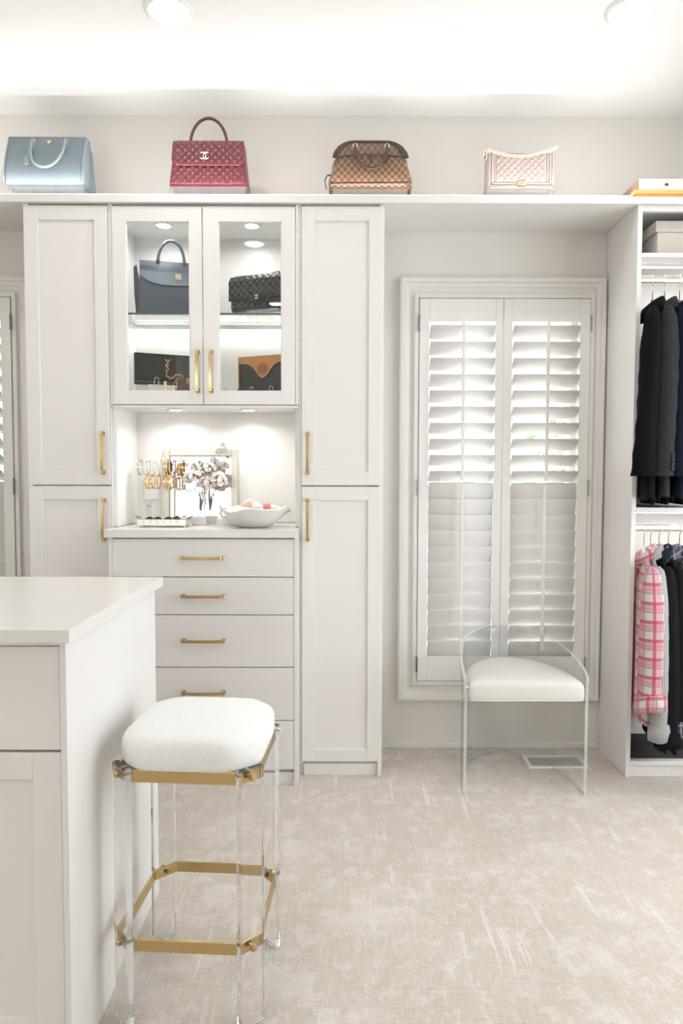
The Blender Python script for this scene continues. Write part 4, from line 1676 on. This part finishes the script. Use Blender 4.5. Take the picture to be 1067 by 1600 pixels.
bracelet(.068, LOZ, .0315, .0060, SILB, 'silver bangle turned face-on at the right end of the lower bar', 'wire', 1.15)

# footed mirrored tray with two pairs of dark lenses
t = thing('jewellery_tray', 'footed silver tray with pierced gallery and flared handles', 'tray', (-.7070, 2.8150, NZ))
CREAM = mat('antique_silver', (.74, .71, .63), .28, .55, noise=.08, nscale=60)
hw, hd = .0960, .0450
b = NBM()
bx(b, -hw, hw, -hd, hd, .0060, .0105, .0015)
obj('base', b, CREAM, t)
box('mirror_plate', -hw + .004, hw - .004, -hd + .004, hd - .004, .0106, .0116, MIRROR, t, bev=0)
b = NBM()
for y in (-hd, hd):
    ribbon(b, [(-hw, y, .0200), (hw, y, .0200)], .0185, .0016, (0, 0, 1))
for x in (-hw, hw):
    ribbon(b, [(x, -hd, .0200), (x, hd, .0200)], .0185, .0016, (0, 0, 1))
for y in (-hd, hd):
    tube(b, [(-hw, y, .0298), (hw, y, .0298)], .0018, 6)
for x in (-hw, hw):
    tube(b, [(x, -hd, .0298), (x, hd, .0298)], .0018, 6)
obj('gallery', b, CREAM, t)
b = NBM()
for k in range(6):
    x = -.070 + k * .0265
    bx(b, x - .004, x + .004, -hd - .0012, -hd - .0006, .0215, .0240, .0008, 1)
    bx(b, x - .006, x + .006, -hd - .0012, -hd - .0006, .0155, .0165)
obj('piercing', b, STEEL, t)['kind'] = 'stuff'
for s in (-1, 1):
    b = NBM()
    tube(b, [(s * hw, -.02, .0298), (s * (hw + .012), -.02, .0400), (s * (hw + .014), 0, .0410), (s * (hw + .012), .02, .0400), (s * hw, .02, .0298)], .0022, 6)
    obj('handle', b, STEEL, t, smooth=True)
for sx in (-1, 1):
    for sy in (-1, 1):
        b = NBM()
        lathe(b, [(0, 0), (.004, 0), (.0055, .003), (.0035, .0062), (0, .0062)], 10, (sx * (hw - .008), sy * (hd - .008), 0))
        obj('foot', b, CREAM, t, angle=60)
for k, lb in ((-1, 'tortoise sunglasses lying at the left in the silver tray'), (1, 'tortoise sunglasses lying at the right in the silver tray')):
    g = thing('sunglasses', lb, 'sunglasses', (-.7070 + k * .0370, 2.812, NZ + .0118), 0, 'sunglasses in the silver tray')
    TORT = mat('tortoise_lens', (.11, .060, .045), .12, spec=.7, noise=.3, nscale=60)
    for s in (-1, 1):
        b = NBM()
        lathe(b, [(0, 0), (.0135, .001), (.015, .0025), (0, .004)], 18)
        o = obj('lens', b, TORT, g, angle=60)
        o.location = (s * .0165, -.014, .0145)
        o.rotation_euler = (pi / 2 - .30, 0, 0)
        b = NBM()
        tube(b, [(s * .0315, -.013, .0215), (s * .0310, .02, .017), (s * .028, .045, .0035)], .0014, 6)
        obj('temple', b, GOLD, g, smooth=True)
    b = NBM()
    tube(b, [(-.0315, -.014, .0215), (-.016, -.0155, .0272), (0, -.0145, .0222), (.016, -.0155, .0272), (.0315, -.014, .0215)], .0017, 6)
    obj('brow_bar', b, BLKB, g, smooth=True)

# small clear ring holder behind the tray
t = thing('ring_holder', 'small clear glass ring holder behind the tray', 'ring holder', (-.8050, 2.960, NZ))
b = NBM()
lathe(b, [(0, 0), (.020, 0), (.024, .003), (.022, .006), (.008, .010), (.006, .03), (.010, .05), (.012, .066), (.008, .078), (0, .082)], 20)
obj('body', b, VASEG, t, smooth=True)
b = NBM()
tube(b, [(.004, -.004, .072), (.012, -.006, .092), (.016, -.005, .098)], [.0035, .003, .0015], 8)
tube(b, [(-.004, -.004, .072), (-.008, -.006, .094), (-.008, -.005, .100)], [.0035, .003, .0015], 8)
obj('ears', b, VASEG, t, smooth=True)
tag(box('wall_outlet', -.8520, -.7900, 3.0530, 3.0578, 1.100, 1.188, WHITEP, bev=.002), 'white outlet plate on the niche back wall behind the stand', 'outlet')

# vase with roses in front of the mirror
VX, VY = -.5840, 2.930
VZ = NZ + .036
tag(box('marble_block', -.6160, -.5520, 2.8980, 2.9620, NZ, NZ + .0355, mat('white_marble', (.84, .83, .815), .2, noise=.05, nscale=25), bev=.002), 'small white marble block under the glass vase', 'block')
t = thing('glass_vase', 'small faceted clear glass vase holding the roses', 'vase', (VX, VY, VZ))
b = NBM()
prof = [(0, .0), (.016, 0), (.0185, .002), (.0185, .006), (.012, .014), (.0115, .018), (.0180, .032), (.0235, .056), (.0240, .074), (.0205, .092), (.0225, .100)]
lathe(b, prof, 16)
for f in [f for f in b.faces if len(f.verts) > 4 and f.calc_center_median().z > .08]:
    b.faces.remove(f)
o = obj('bowl', b, VASEG, t)
b = NBM()
lathe(b, [(0, .019), (.0105, .020), (.0170, .034), (.0222, .057), (.0222, .070), (0, .070)], 16)
obj('water', b, thin_glass('water', (.93, .95, .95), .05), t, smooth=True)
STEMM = mat('rose_stem', (.32, .27, .19), .6, noise=.3, nscale=60)
PETAL = mat('blush_petal', (.86, .735, .71), .6, noise=.07, nscale=40, sheen=.2)
PETALD = mat('pink_petal', (.86, .72, .70), .6, noise=.08, nscale=40, sheen=.2)
CREAMP = mat('cream_petal', (.86, .815, .76), .6, noise=.06, nscale=40, sheen=.2)
SAGE = mat('sage_leaf', (.66, .68, .63), .6, noise=.08, nscale=40)
def petal(b, c, yaw, open_, size, up):
    """cupped petal as a small grid"""
    n = 6
    M = Matrix.Translation(c) @ Matrix.Rotation(yaw, 4, 'Z') @ Matrix.Rotation(open_, 4, 'X')
    V = []
    for j in range(n + 1):
        row = []
        for i in range(n + 1):
            u = -1 + 2 * i / n
            v = j / n
            w_ = size * .62 * (sin(pi * (.12 + .80 * v)) ** .6)
            x = u * w_
            y = -size * .42 * (1 - u * u) * (.5 + .5 * v) + size * .18 * v * v * (1 if v > .7 else .5)
            z = v * size * up
            row.append(b.verts.new(M @ Vector((x, y + size * .30, z))))
        V.append(row)
    for j in range(n):
        for i in range(n):
            b.faces.new((V[j][i], V[j][i + 1], V[j + 1][i + 1], V[j + 1][i]))
def rose(x, y, z, size, m, label, tilt):
    t = thing('rose', label, 'rose', (VX, VY, VZ + .045), 0, 'roses in the glass vase')
    hx, hy, hz = x - VX, y - VY, z - VZ - .045
    b = NBM()
    tube(b, [(hx * .04, 0.004 * (1 if hx > 0 else -1), -.022), (hx * .12, 0, .03), (hx * .45, hy * .5, hz * .62), (hx, hy, hz - size * .35)], .0022, 6)
    obj('stem', b, STEMM, t, smooth=True)
    R_ = Matrix.Rotation(tilt[0], 4, 'X') @ Matrix.Rotation(tilt[1], 4, 'Y')
    for ring, (cnt, op, sz, m_) in enumerate(((3, -.10, .62, m), (4, .22, .80, m), (5, .55, .98, m), (6, .95, 1.08, CREAMP if m is PETAL else m))):
        for k in range(cnt):
            b = NBM()
            petal(b, Vector((0, 0, 0)), 2 * pi * k / cnt + ring * .6, -op, size * sz, .95)
            o = obj('petal', b, m_, t, smooth=True)
            o.matrix_local = Matrix.Translation((hx, hy, hz - size * .3)) @ R_
            md = o.modifiers.new('thick', 'SOLIDIFY')
            md.thickness = .0007
rose(-.548, 2.905, 1.186, .040, PETALD, 'pink rose lowest in the middle of the bouquet', (.75, .1))
rose(-.601, 2.915, 1.212, .036, CREAMP, 'cream rose at the left of the bouquet', (.7, -.5))
rose(-.555, 2.930, 1.246, .038, PETAL, 'blush rose at the top of the bouquet', (.45, .1))
rose(-.508, 2.920, 1.200, .038, PETAL, 'blush rose at the right of the bouquet', (.7, .6))
rose(-.588, 2.940, 1.258, .030, CREAMP, 'small cream rose at the upper left of the bouquet', (.4, -.3))
def sprig(pts, leaves, label):
    t = thing('eucalyptus_sprig', label, 'sprig', (VX, VY, VZ + .045 - .022), 0, 'eucalyptus in the glass vase')
    b = NBM()
    tube(b, pts, .0014, 6)
    obj('stem', b, STEMM, t, smooth=True)
    for (x, y, z, s, a, tz) in leaves:
        b = NBM()
        def f(u, v):
            uu = -1 + 2 * u
            w_ = sin(pi * min(.98, max(.02, v))) ** .7 * .5
            return Vector((uu * w_ * s, .10 * s * uu * uu + .08 * s * sin(v * pi), v * s)) * .72
        grid(b, f, 4, 5)
        o = obj('leaf', b, SAGE, t, smooth=True)
        o.location = (x, y, z)
        o.rotation_euler = (.3, a, tz)
        md = o.modifiers.new('thick', 'SOLIDIFY')
        md.thickness = .0007
sprig([(0, 0, -.02), (.02, 0, .09), (.055, .005, .19), (.095, .01, .262)], [(.055, .0, .195, .045, .1, .2), (.060, 0, .190, .050, .9, -.3), (.082, .0, .232, .045, -.2, .3), (.090, 0, .240, .050, .8, -.2), (.094, 0, .258, .040, .3, .1)], 'sage eucalyptus sprig at the upper right of the bouquet')
sprig([(0, 0, -.02), (.015, -.012, .08), (.040, -.025, .13)], [(.030, -.026, .118, .052, 2.3, 0), (.038, -.028, .124, .046, 1.7, .4)], 'sage leaves drooping at the lower right of the bouquet')
sprig([(0, 0, -.02), (-.010, -.012, .08), (-.030, -.025, .14)], [(-.028, -.026, .138, .048, -2.2, 0), (-.032, -.026, .150, .044, -1.5, .3)], 'sage leaves drooping at the lower left of the bouquet')

# white box and gold C between mirror and bowl
tag(box('white_jewel_box', -.5120, -.4080, 2.9000, 2.9700, NZ, NZ + .0285, WHITEP, bev=.002), 'flat white box between the vase and the scalloped bowl', 'box')
b = NBM()
tube(b, arc_pts((0, .021), .019, .018, radians(35), radians(325), 18), .0052, 8)
o = obj('gold_letter', b, mat('gold_resin', (.80, .62, .36), .35, .4, noise=.1), None, smooth=True)
o.location = (-.4800, 2.925, NZ + .0290)
tag(o, 'pale gold letter C standing on the flat white box', 'ornament')

# scalloped bowl with shells
t = thing('scalloped_bowl', 'wide white ceramic bowl with wavy rim at the niche right', 'bowl', (-.3450, 2.805, NZ))
b = NBM()
n = 72
def wav(a):
    return .5 * sin(5 * a + .9) + .35 * sin(3 * a + 2.4) + .15 * sin(8 * a)
rings = []
for f, r, z in ((0, .0, .0), (1, .050, .0), (2, .066, .003), (3, .085, .016), (4, .105, .034), (5, .122, .052), (6, .135, .066), (7, .1425, .074)):
    k = max(0, (f - 3) / 4)
    if f == 0:
        continue
    rings.append([((r * (1 + .045 * k * wav(a))) * cos(a), (r * (1 + .045 * k * wav(a))) * sin(a) * .92, z + .017 * k * k * wav(a + .4)) for a in [2 * pi * q / n for q in range(n)]])
loft(b, rings, caps=(True, False), uv=False)
o = obj('bowl', b, CERAM, t, smooth=True)
md = o.modifiers.new('thick', 'SOLIDIFY')
md.thickness = .0045
md.offset = -1
SHELL = mat('blush_shell', (.78, .60, .50), .45, noise=.2, nscale=50, bump=.2, bscale=80)
CORALM = mat('coral_stone', (.70, .24, .19), .4, noise=.2, nscale=60)
def conch(x, y, z, s, rz, m, label):
    t = thing('sea_shell', label, 'shell', (x, y, z), rz, 'shells in the scalloped bowl')
    b = NBM()
    rings = []
    for i in range(13):
        f = i / 12
        r = s * (.08 + .62 * sin(pi * min(1, f * 1.12)) ** 1.2 * (1 - .25 * f)) * (1 + .10 * sin(f * 40))
        rings.append([(s * (-1.1 + 2.2 * f), r * cos(2 * pi * k / 14), r * .85 * sin(2 * pi * k / 14) + .25 * s * sin(f * 3)) for k in range(14)])
    loft(b, rings, uv=False)
    obj('whorl', b, m, t, smooth=True)
    b = NBM()
    tube(b, [(-.3 * s, -.55 * s, .1 * s), (.2 * s, -.66 * s, .25 * s), (.7 * s, -.45 * s, .3 * s)], [.05 * s, .13 * s, .05 * s], 8)
    obj('lip', b, CREAMP, t, smooth=True)
conch(-.362, 2.815, NZ + .086, .034, .5, SHELL, 'tan spiral sea shell on top in the scalloped bowl')
conch(-.330, 2.790, NZ + .076, .030, -.6, PETAL, 'blush sea shell at the front of the scalloped bowl')
conch(-.385, 2.775, NZ + .042, .026, .2, CREAMP, 'small cream sea shell low in the scalloped bowl')
b = NBM()
bmesh.ops.create_icosphere(b, subdivisions=2, radius=.017)
for v in b.verts:
    v.co *= 1 + .12 * sin(v.co.x * 200) * sin(v.co.z * 170)
o = obj('coral_stone', b, CORALM, None, smooth=True)
o.location = (-.291, 2.785, NZ + .080)
tag(o, 'coral red stone at the right in the scalloped bowl', 'stone')
b = NBM()
bmesh.ops.create_icosphere(b, subdivisions=2, radius=.020)
for v in b.verts:
    v.co.z *= .7
    v.co *= 1 + .1 * sin(v.co.x * 150 + 1)
o = obj('white_stone', b, CREAMP, None, smooth=True)
o.location = (-.272, 2.815, NZ + .074)
tag(o, 'pale stone behind the coral stone in the scalloped bowl', 'stone')

# ------------------------------------------------------------------ wardrobe: storage box, hangers, garments
LIN = mat('linen_box', (.60, .555, .49), .9, noise=.10, nscale=160, bump=.4, bscale=420)
t = thing('linen_storage_box', 'lidded beige linen storage box on the top wardrobe shelf', 'storage box', (1.2360, 2.800, 2.0703))
box('body', .008, .392, .004, .236, 0, .094, LIN, t, bev=.003)
box('lid', 0, .400, 0, .245, .0945, .1370, LIN, t, bev=.003)

def wool(name, col, rough=.9, nz=.25, sc=220):
    return mat(name, col, rough, noise=nz, nscale=sc, bump=.25, bscale=500, sheen=.0, spec=.12)

def hanger(x, zr, rz, m, label, group, hw=.17):
    t = thing('clothes_hanger', label, 'hanger', (x, RY, zr), rz, group)
    b = NBM()
    pts = [(0, .020 * cos(a), .0035 + .020 * sin(a)) for a in [radians(-30 + 15 * k) for k in range(0, 15)]]
    # hook over the rail, then a straight shank
    R_ = .0175
    pts = [(0, R_ * cos(a), R_ * sin(a) + .0005) for a in [radians(-40 + 220 * k / 16) for k in range(17)]]
    pts += [(0, -R_ * .9, -.012), (0, -.006, -.024), (0, 0, -.032), (0, 0, -.084)]
    tube(b, pts, .0017, 8)
    obj('hook', b, CHROME, t, smooth=True)
    b = NBM()
    pr = []
    for i in range(17):
        u = -1 + 2 * i / 16
        pr.append((0, u * hw, -.090 - .085 * abs(u) ** .75))
    tube(b, pr, [.006 + .009 * (1 - abs(-1 + 2 * i / 16)) for i in range(17)], 8, up=(0, 0, 1), ry=.0075)
    obj('arm', b, m, t, smooth=True)
    return t

def garment(name, label, cat, group, x, zr, rz, mats, length, sl_len, hw=.205, thick=.045, collar='lapel', cuff=None, seed=0, sleeve_r=(.058, .050), drop=.088, sl_x=0.0, buttons=False, hem=.0):
    """hanging top: flattened body, two tube sleeves, collar; z measured down from the rail"""
    rnd = random.Random(seed)
    body_m, trim_m = mats
    t = thing(name, label, cat, (x, RY, zr), rz, group)
    top = -drop
    n = 36
    ph = [rnd.uniform(0, 6) for _ in range(6)]
    rings = []
    steps = [(0.0, .060), (.008, .085), (.022, .125), (.040, .165), (.062, .195), (.085, .203), (.13, .200)]
    zz_ = [s[0] for s in steps]
    k = .13
    while k < length:
        k += .05
        steps.append((min(k, length), .197 + .012 * (k / length)))
    for (d, w_) in steps:
        f = d / length
        th = thick * (.35 + .65 * min(1, d / .10)) * (1 + .25 * f)
        ring = []
        for q in range(n):
            a = 2 * pi * q / n
            c, s = cos(a), sin(a)
            yy = w_ * hw / .205 * (abs(c) ** .75) * (1 if c >= 0 else -1)
            xx = th * (abs(s) ** .8) * (1 if s >= 0 else -1)
            fold = 1 + .16 * f * sin(6 * a + ph[0] + 3 * f) + .10 * f * sin(11 * a + ph[1])
            zoff = hem * f * (1 if c < -.2 else 0) + .006 * f * sin(3 * a + ph[2])
            ring.append((xx * fold, yy * (1 + .03 * f * sin(5 * f * 6 + ph[3])), top - d - zoff))
        rings.append(ring)
    b = NBM()
    loft(b, rings)
    obj('body', b, body_m, t, smooth=True)
    for s in (-1, 1):
        b = NBM()
        rr = []
        m_ = 20
        sh_y = s * (hw - .012)
        NSL = 22
        for i in range(NSL + 1):
            f = i / NSL
            d = -.002 + f * sl_len
            r0 = sleeve_r[0] * (1 - f) + sleeve_r[1] * f
            r0 *= (.12, .52, .78, .92)[i] if i < 4 else 1
            yc = sh_y + s * (.030 * min(1, f * 5)) + s * .012 * sin(f * 3)
            xc = sl_x * f
            zc = top - .058 - d + ((.034, .046, .040, .022)[i] if i < 4 else 0)
            rr.append([(xc + r0 * .86 * cos(2 * pi * q / m_) * (1 + .07 * sin(3 * 2 * pi * q / m_ + ph[4] + 6 * f) + .05 * sin(40 * f + ph[5] + 2 * cos(2 * pi * q / m_))), yc + r0 * .80 * sin(2 * pi * q / m_), zc) for q in range(m_)])
        loft(b, rr)
        sl = obj('sleeve', b, body_m, t, smooth=True)
        zc = top - .058 - sl_len
        yc = sh_y + s * (.030 + .012 * sin(3))
        if cuff:
            b = NBM()
            rr = []
            for (dz, r_) in ((.004, .9), (.0, 1.10), (.030, 1.16), (.060, 1.10), (.064, .9)):
                rr.append([(sl_x + sleeve_r[1] * r_ * .95 * cos(2 * pi * q / m_), yc + sleeve_r[1] * r_ * .88 * sin(2 * pi * q / m_), zc + dz - .006 + .016 * cos(2 * pi * q / m_) + .008 * sin(4 * pi * q / m_ + ph[0])) for q in range(m_)])
            loft(b, rr)
            obj('cuff', b, cuff, sl, smooth=True)
        if buttons and s < 0:
            for k in range(4):
                b = NBM()
                tube(b, [(sl_x + sleeve_r[1] * .62, yc - sleeve_r[1] * .66, zc + .030 + .016 * k), (sl_x + sleeve_r[1] * .66, yc - sleeve_r[1] * .72, zc + .030 + .016 * k)], .0072, 10)
                obj('button', b, DARKB, sl, angle=40)
    b = NBM()   # collar: a folded band round the neck
    pts_in, rr = [], []
    for i in range(25):
        a = radians(-150 + 300 * i / 24)
        c, s = cos(a), sin(a)
        tl = .75
        x_, y_ = .036 * c, .050 * s
        base = Vector((x_, y_, top - .004 + tl * x_))
        outw = Vector((c, s, 0)).normalized()
        hgt = .026
        drp = -.010 if collar == 'shirt' else -.018
        rr.append([base - Vector((0, 0, .012)), base + Vector((0, 0, hgt)) + outw * .003, base + outw * .009 + Vector((0, 0, hgt - .004)), base + outw * .020 + Vector((0, 0, drp)), base + outw * .017 + Vector((0, 0, drp - .003)), base + outw * .006 + Vector((0, 0, hgt - .012)), base + outw * .003 - Vector((0, 0, .012))])
    loft(b, rr, closed=True, caps=(True, True))
    obj('collar', b, trim_m, t, smooth=True)
    if collar == 'lapel':      # folded lapel running down the jacket front
        b = NBM()
        xf = -thick * 1.06
        P = [(xf * .7, -.028, top - .02), (xf, -.085, top - .09), (xf * 1.06, -.110, top - .24), (xf * 1.06, -.075, top - .36), (xf * 1.02, -.030, top - .22), (xf * .8, -.012, top - .05)]
        b.faces.new([b.verts.new(p) for p in P])
        o = obj('lapel', b, trim_m, t)
        md = o.modifiers.new('thick', 'SOLIDIFY')
        md.thickness = .004
    else:
        b = NBM()
        ribbon(b, [(-thick * .80, -.020, top - .05), (-thick * 1.02, -.022, top - .2), (-thick * 1.08, -.022, top - .4), (-thick * 1.14, -.022, top - length + .03)], .030, .004, (0, 1, 0))
        obj('placket', b, trim_m, t)
    return t

DARKB = mat('dark_horn', (.012, .011, .010), .5, spec=.2, noise=.1)
HUP, HLO = 1.9810, 1.0015
MAHO = mat('mahogany', (.16, .070, .045), .32, noise=.2, nscale=30, coat=.3)
WHANG = mat('white_hanger', (.82, .80, .77), .35, noise=.02)
BLACKW = wool('black_wool', (.0060, .0070, .0072))
CHARW = wool('charcoal_wool', (.032, .032, .036), nz=.5, sc=160)
NAVYW = wool('navy_wool', (.010, .017, .029))
DARKW = wool('graphite_wool', (.016, .016, .018))
for i, (x, rz, m, lb, hl, ln, sl) in enumerate((
        (1.2280, -.380, BLACKW, 'black suit jacket hanging first beside the side panel', 'mahogany hanger of the black jacket, nearest the side panel', .745, .600),
        (1.2760, -.340, CHARW, 'charcoal suit jacket with sleeve buttons hanging second on upper rail', 'mahogany hanger of the charcoal jacket, second on upper rail', .735, .600),
        (1.3350, -.310, NAVYW, 'navy suit jacket hanging third on upper rail', 'mahogany hanger of the navy jacket, third on upper rail', .735, .600),
        (1.4000, -.300, DARKW, 'graphite suit jacket hanging fourth on upper rail', 'mahogany hanger of the graphite jacket, fourth on upper rail', .74, .600))):
    hanger(x, HUP, rz, MAHO, hl, 'hangers on the upper rail', .135)
    garment('suit_jacket', lb, 'jacket', 'suit jackets on the upper rail', x, HUP, rz, (m, m), ln, sl, thick=.024, seed=i + 3, sleeve_r=(.040, .052), buttons=(i == 1), sl_x=(-.022 if i == 0 else -.012), drop=.118, hw=.185)

# trousers folded over the hanger bars behind the jackets
OLIV = wool('dark_olive_twill', (.030, .028, .022))
for i, (x, rz, lb) in enumerate(((1.2500, -.20, 'dark olive trousers folded on the hanger behind the black jacket'), (1.3050, -.20, 'dark olive trousers folded on the hanger behind the charcoal jacket'), (1.3650, -.20, 'dark olive trousers folded on the hanger behind the navy jacket'))):
    t = thing('folded_trousers', lb, 'trousers', (x, RY, HUP), rz, 'trousers on the upper rail')
    for k, (y0, dx, ln) in enumerate(((-.060, -.010, .885), (-.055, .010, .875))):
        b = NBM()
        rings = []
        for j in range(12):
            f = j / 11
            z = -.180 - (ln - .180) * f
            w_ = .105 + .025 * f
            rings.append([(dx + .008 * sin(a) * (1 + .3 * sin(5 * f + a)), .080 + y0 * .3 + w_ * cos(a), z) for a in [2 * pi * q / 16 for q in range(16)]])
        loft(b, rings)
        obj('leg', b, OLIV, t, smooth=True)
    b = NBM()
    bx(b, -.020, .020, -.040, .165, -.186, -.170, .004)
    obj('fold', b, OLIV, t)

REDP = plaid('red_plaid', (.62, .575, .545), [(14.5, .46, .0, (.60, .20, .235), .52), (14.5, .17, .15, (.46, .04, .075), .80), (14.5, .06, .62, (.22, .20, .32), .55), (14.5, .05, .80, (.55, .12, .16), .55), (29, .05, .3, (.35, .25, .25), .35)])
GING = plaid('sage_gingham', (.70, .70, .66), [(150, .5, .0, (.075, .095, .085), .62)])
NAVS = wool('navy_twill', (.018, .022, .036))
BLKS = wool('black_cotton', (.010, .010, .012))
DPLD = plaid('navy_plaid', (.10, .11, .15), [(24, .4, .0, (.025, .03, .055), .7), (24, .08, .6, (.55, .55, .58), .6)])
shirts = [
    (1.2180, -.250, (REDP, REDP), 'red and white plaid shirt with rolled sleeves, first on lower rail', 'white hanger of the red plaid shirt', .63, .500, REDP, .028, .046, .004, .056),
    (1.2440, -.235, (GING, GING), 'sage gingham shirt hanging second on lower rail', 'white hanger of the sage gingham shirt', .60, .610, GING, .019, .036, .012, .040),
    (1.2780, -.220, (BLKS, NAVS), 'black shirt with navy collar hanging third on lower rail', 'white hanger of the black shirt', .74, .640, BLKS, .019, .036, .015, .044),
    (1.3150, -.210, (BLKS, DPLD), 'dark shirt with navy plaid collar hanging fourth on lower rail', 'white hanger of the navy plaid collared shirt', .74, .600, DPLD, .019, .036, .012, .044),
    (1.3600, -.200, (DPLD, DPLD), 'navy plaid shirt hanging fifth on lower rail', 'white hanger of the navy plaid shirt, fifth on lower rail', .66, .600, DPLD, .019, .036, .010, .044)]
for i, (x, rz, ms, lb, hl, ln, sl, cf, th, r0, sx, r1) in enumerate(shirts):
    hanger(x, HLO, rz, WHANG, hl, 'hangers on the lower rail', .135)
    garment('hanging_shirt', lb, 'shirt', 'shirts on the lower rail', x, HLO, rz, ms, ln, sl, thick=th, collar='shirt', cuff=cf, seed=i + 20, sleeve_r=(r0, r1), sl_x=sx, drop=.112, hw=.18)

# ------------------------------------------------------------------ garden beyond the shutters
tag(box('garden_path', -9, 9, 3.6, 30, -.5, -.4, mat('pale_gravel', (.50, .49, .47), .95, noise=.2, nscale=3, bump=.5, bscale=30), bev=0), 'pale gravel ground outside seen in slivers through the louvers', 'ground')['kind'] = 'structure'
LEAFG = mat('garden_leaf', (.34, .44, .26), .6, noise=.3, nscale=4)
BARK = mat('bark', (.20, .15, .11), .9, noise=.3, nscale=20)
def garden_tree(x, y, z0, h, r, seed, label, n=420):
    rnd = random.Random(seed)
    t = thing('garden_tree', label, 'tree', (x, y, -.4), 0, 'trees in the garden')
    b = NBM()
    tube(b, [(0, 0, 0), (.05, 0, z0), (.0, .05, z0 + h * .5)], [.10, .08, .03], 8)
    obj('trunk', b, BARK, t, smooth=True)
    b = NBM()
    for k in range(n):
        while True:
            p = Vector((rnd.uniform(-1, 1), rnd.uniform(-1, 1), rnd.uniform(-1, 1)))
            if .35 < p.length < 1:
                break
        c = Vector((p.x * r, p.y * r, z0 + h * .5 + p.z * h * .5))
        s = rnd.uniform(.06, .13)
        u = Vector((rnd.uniform(-1, 1), rnd.uniform(-1, 1), rnd.uniform(-.5, .5))).normalized()
        w_ = u.orthogonal().normalized()
        q = [c - u * s, c + w_ * s * .45, c + u * s, c - w_ * s * .45]
        b.faces.new([b.verts.new(v) for v in q])
    obj('foliage', b, LEAFG, t)['kind'] = 'stuff'
garden_tree(2.55, 7.6, .9, 1.5, .62, 3, 'leafy green tree glimpsed through the right shutter louvers')
garden_tree(1.5, 9.5, .6, 1.1, .5, 5, 'small leafy shrub glimpsed low through the left louvers', 260)
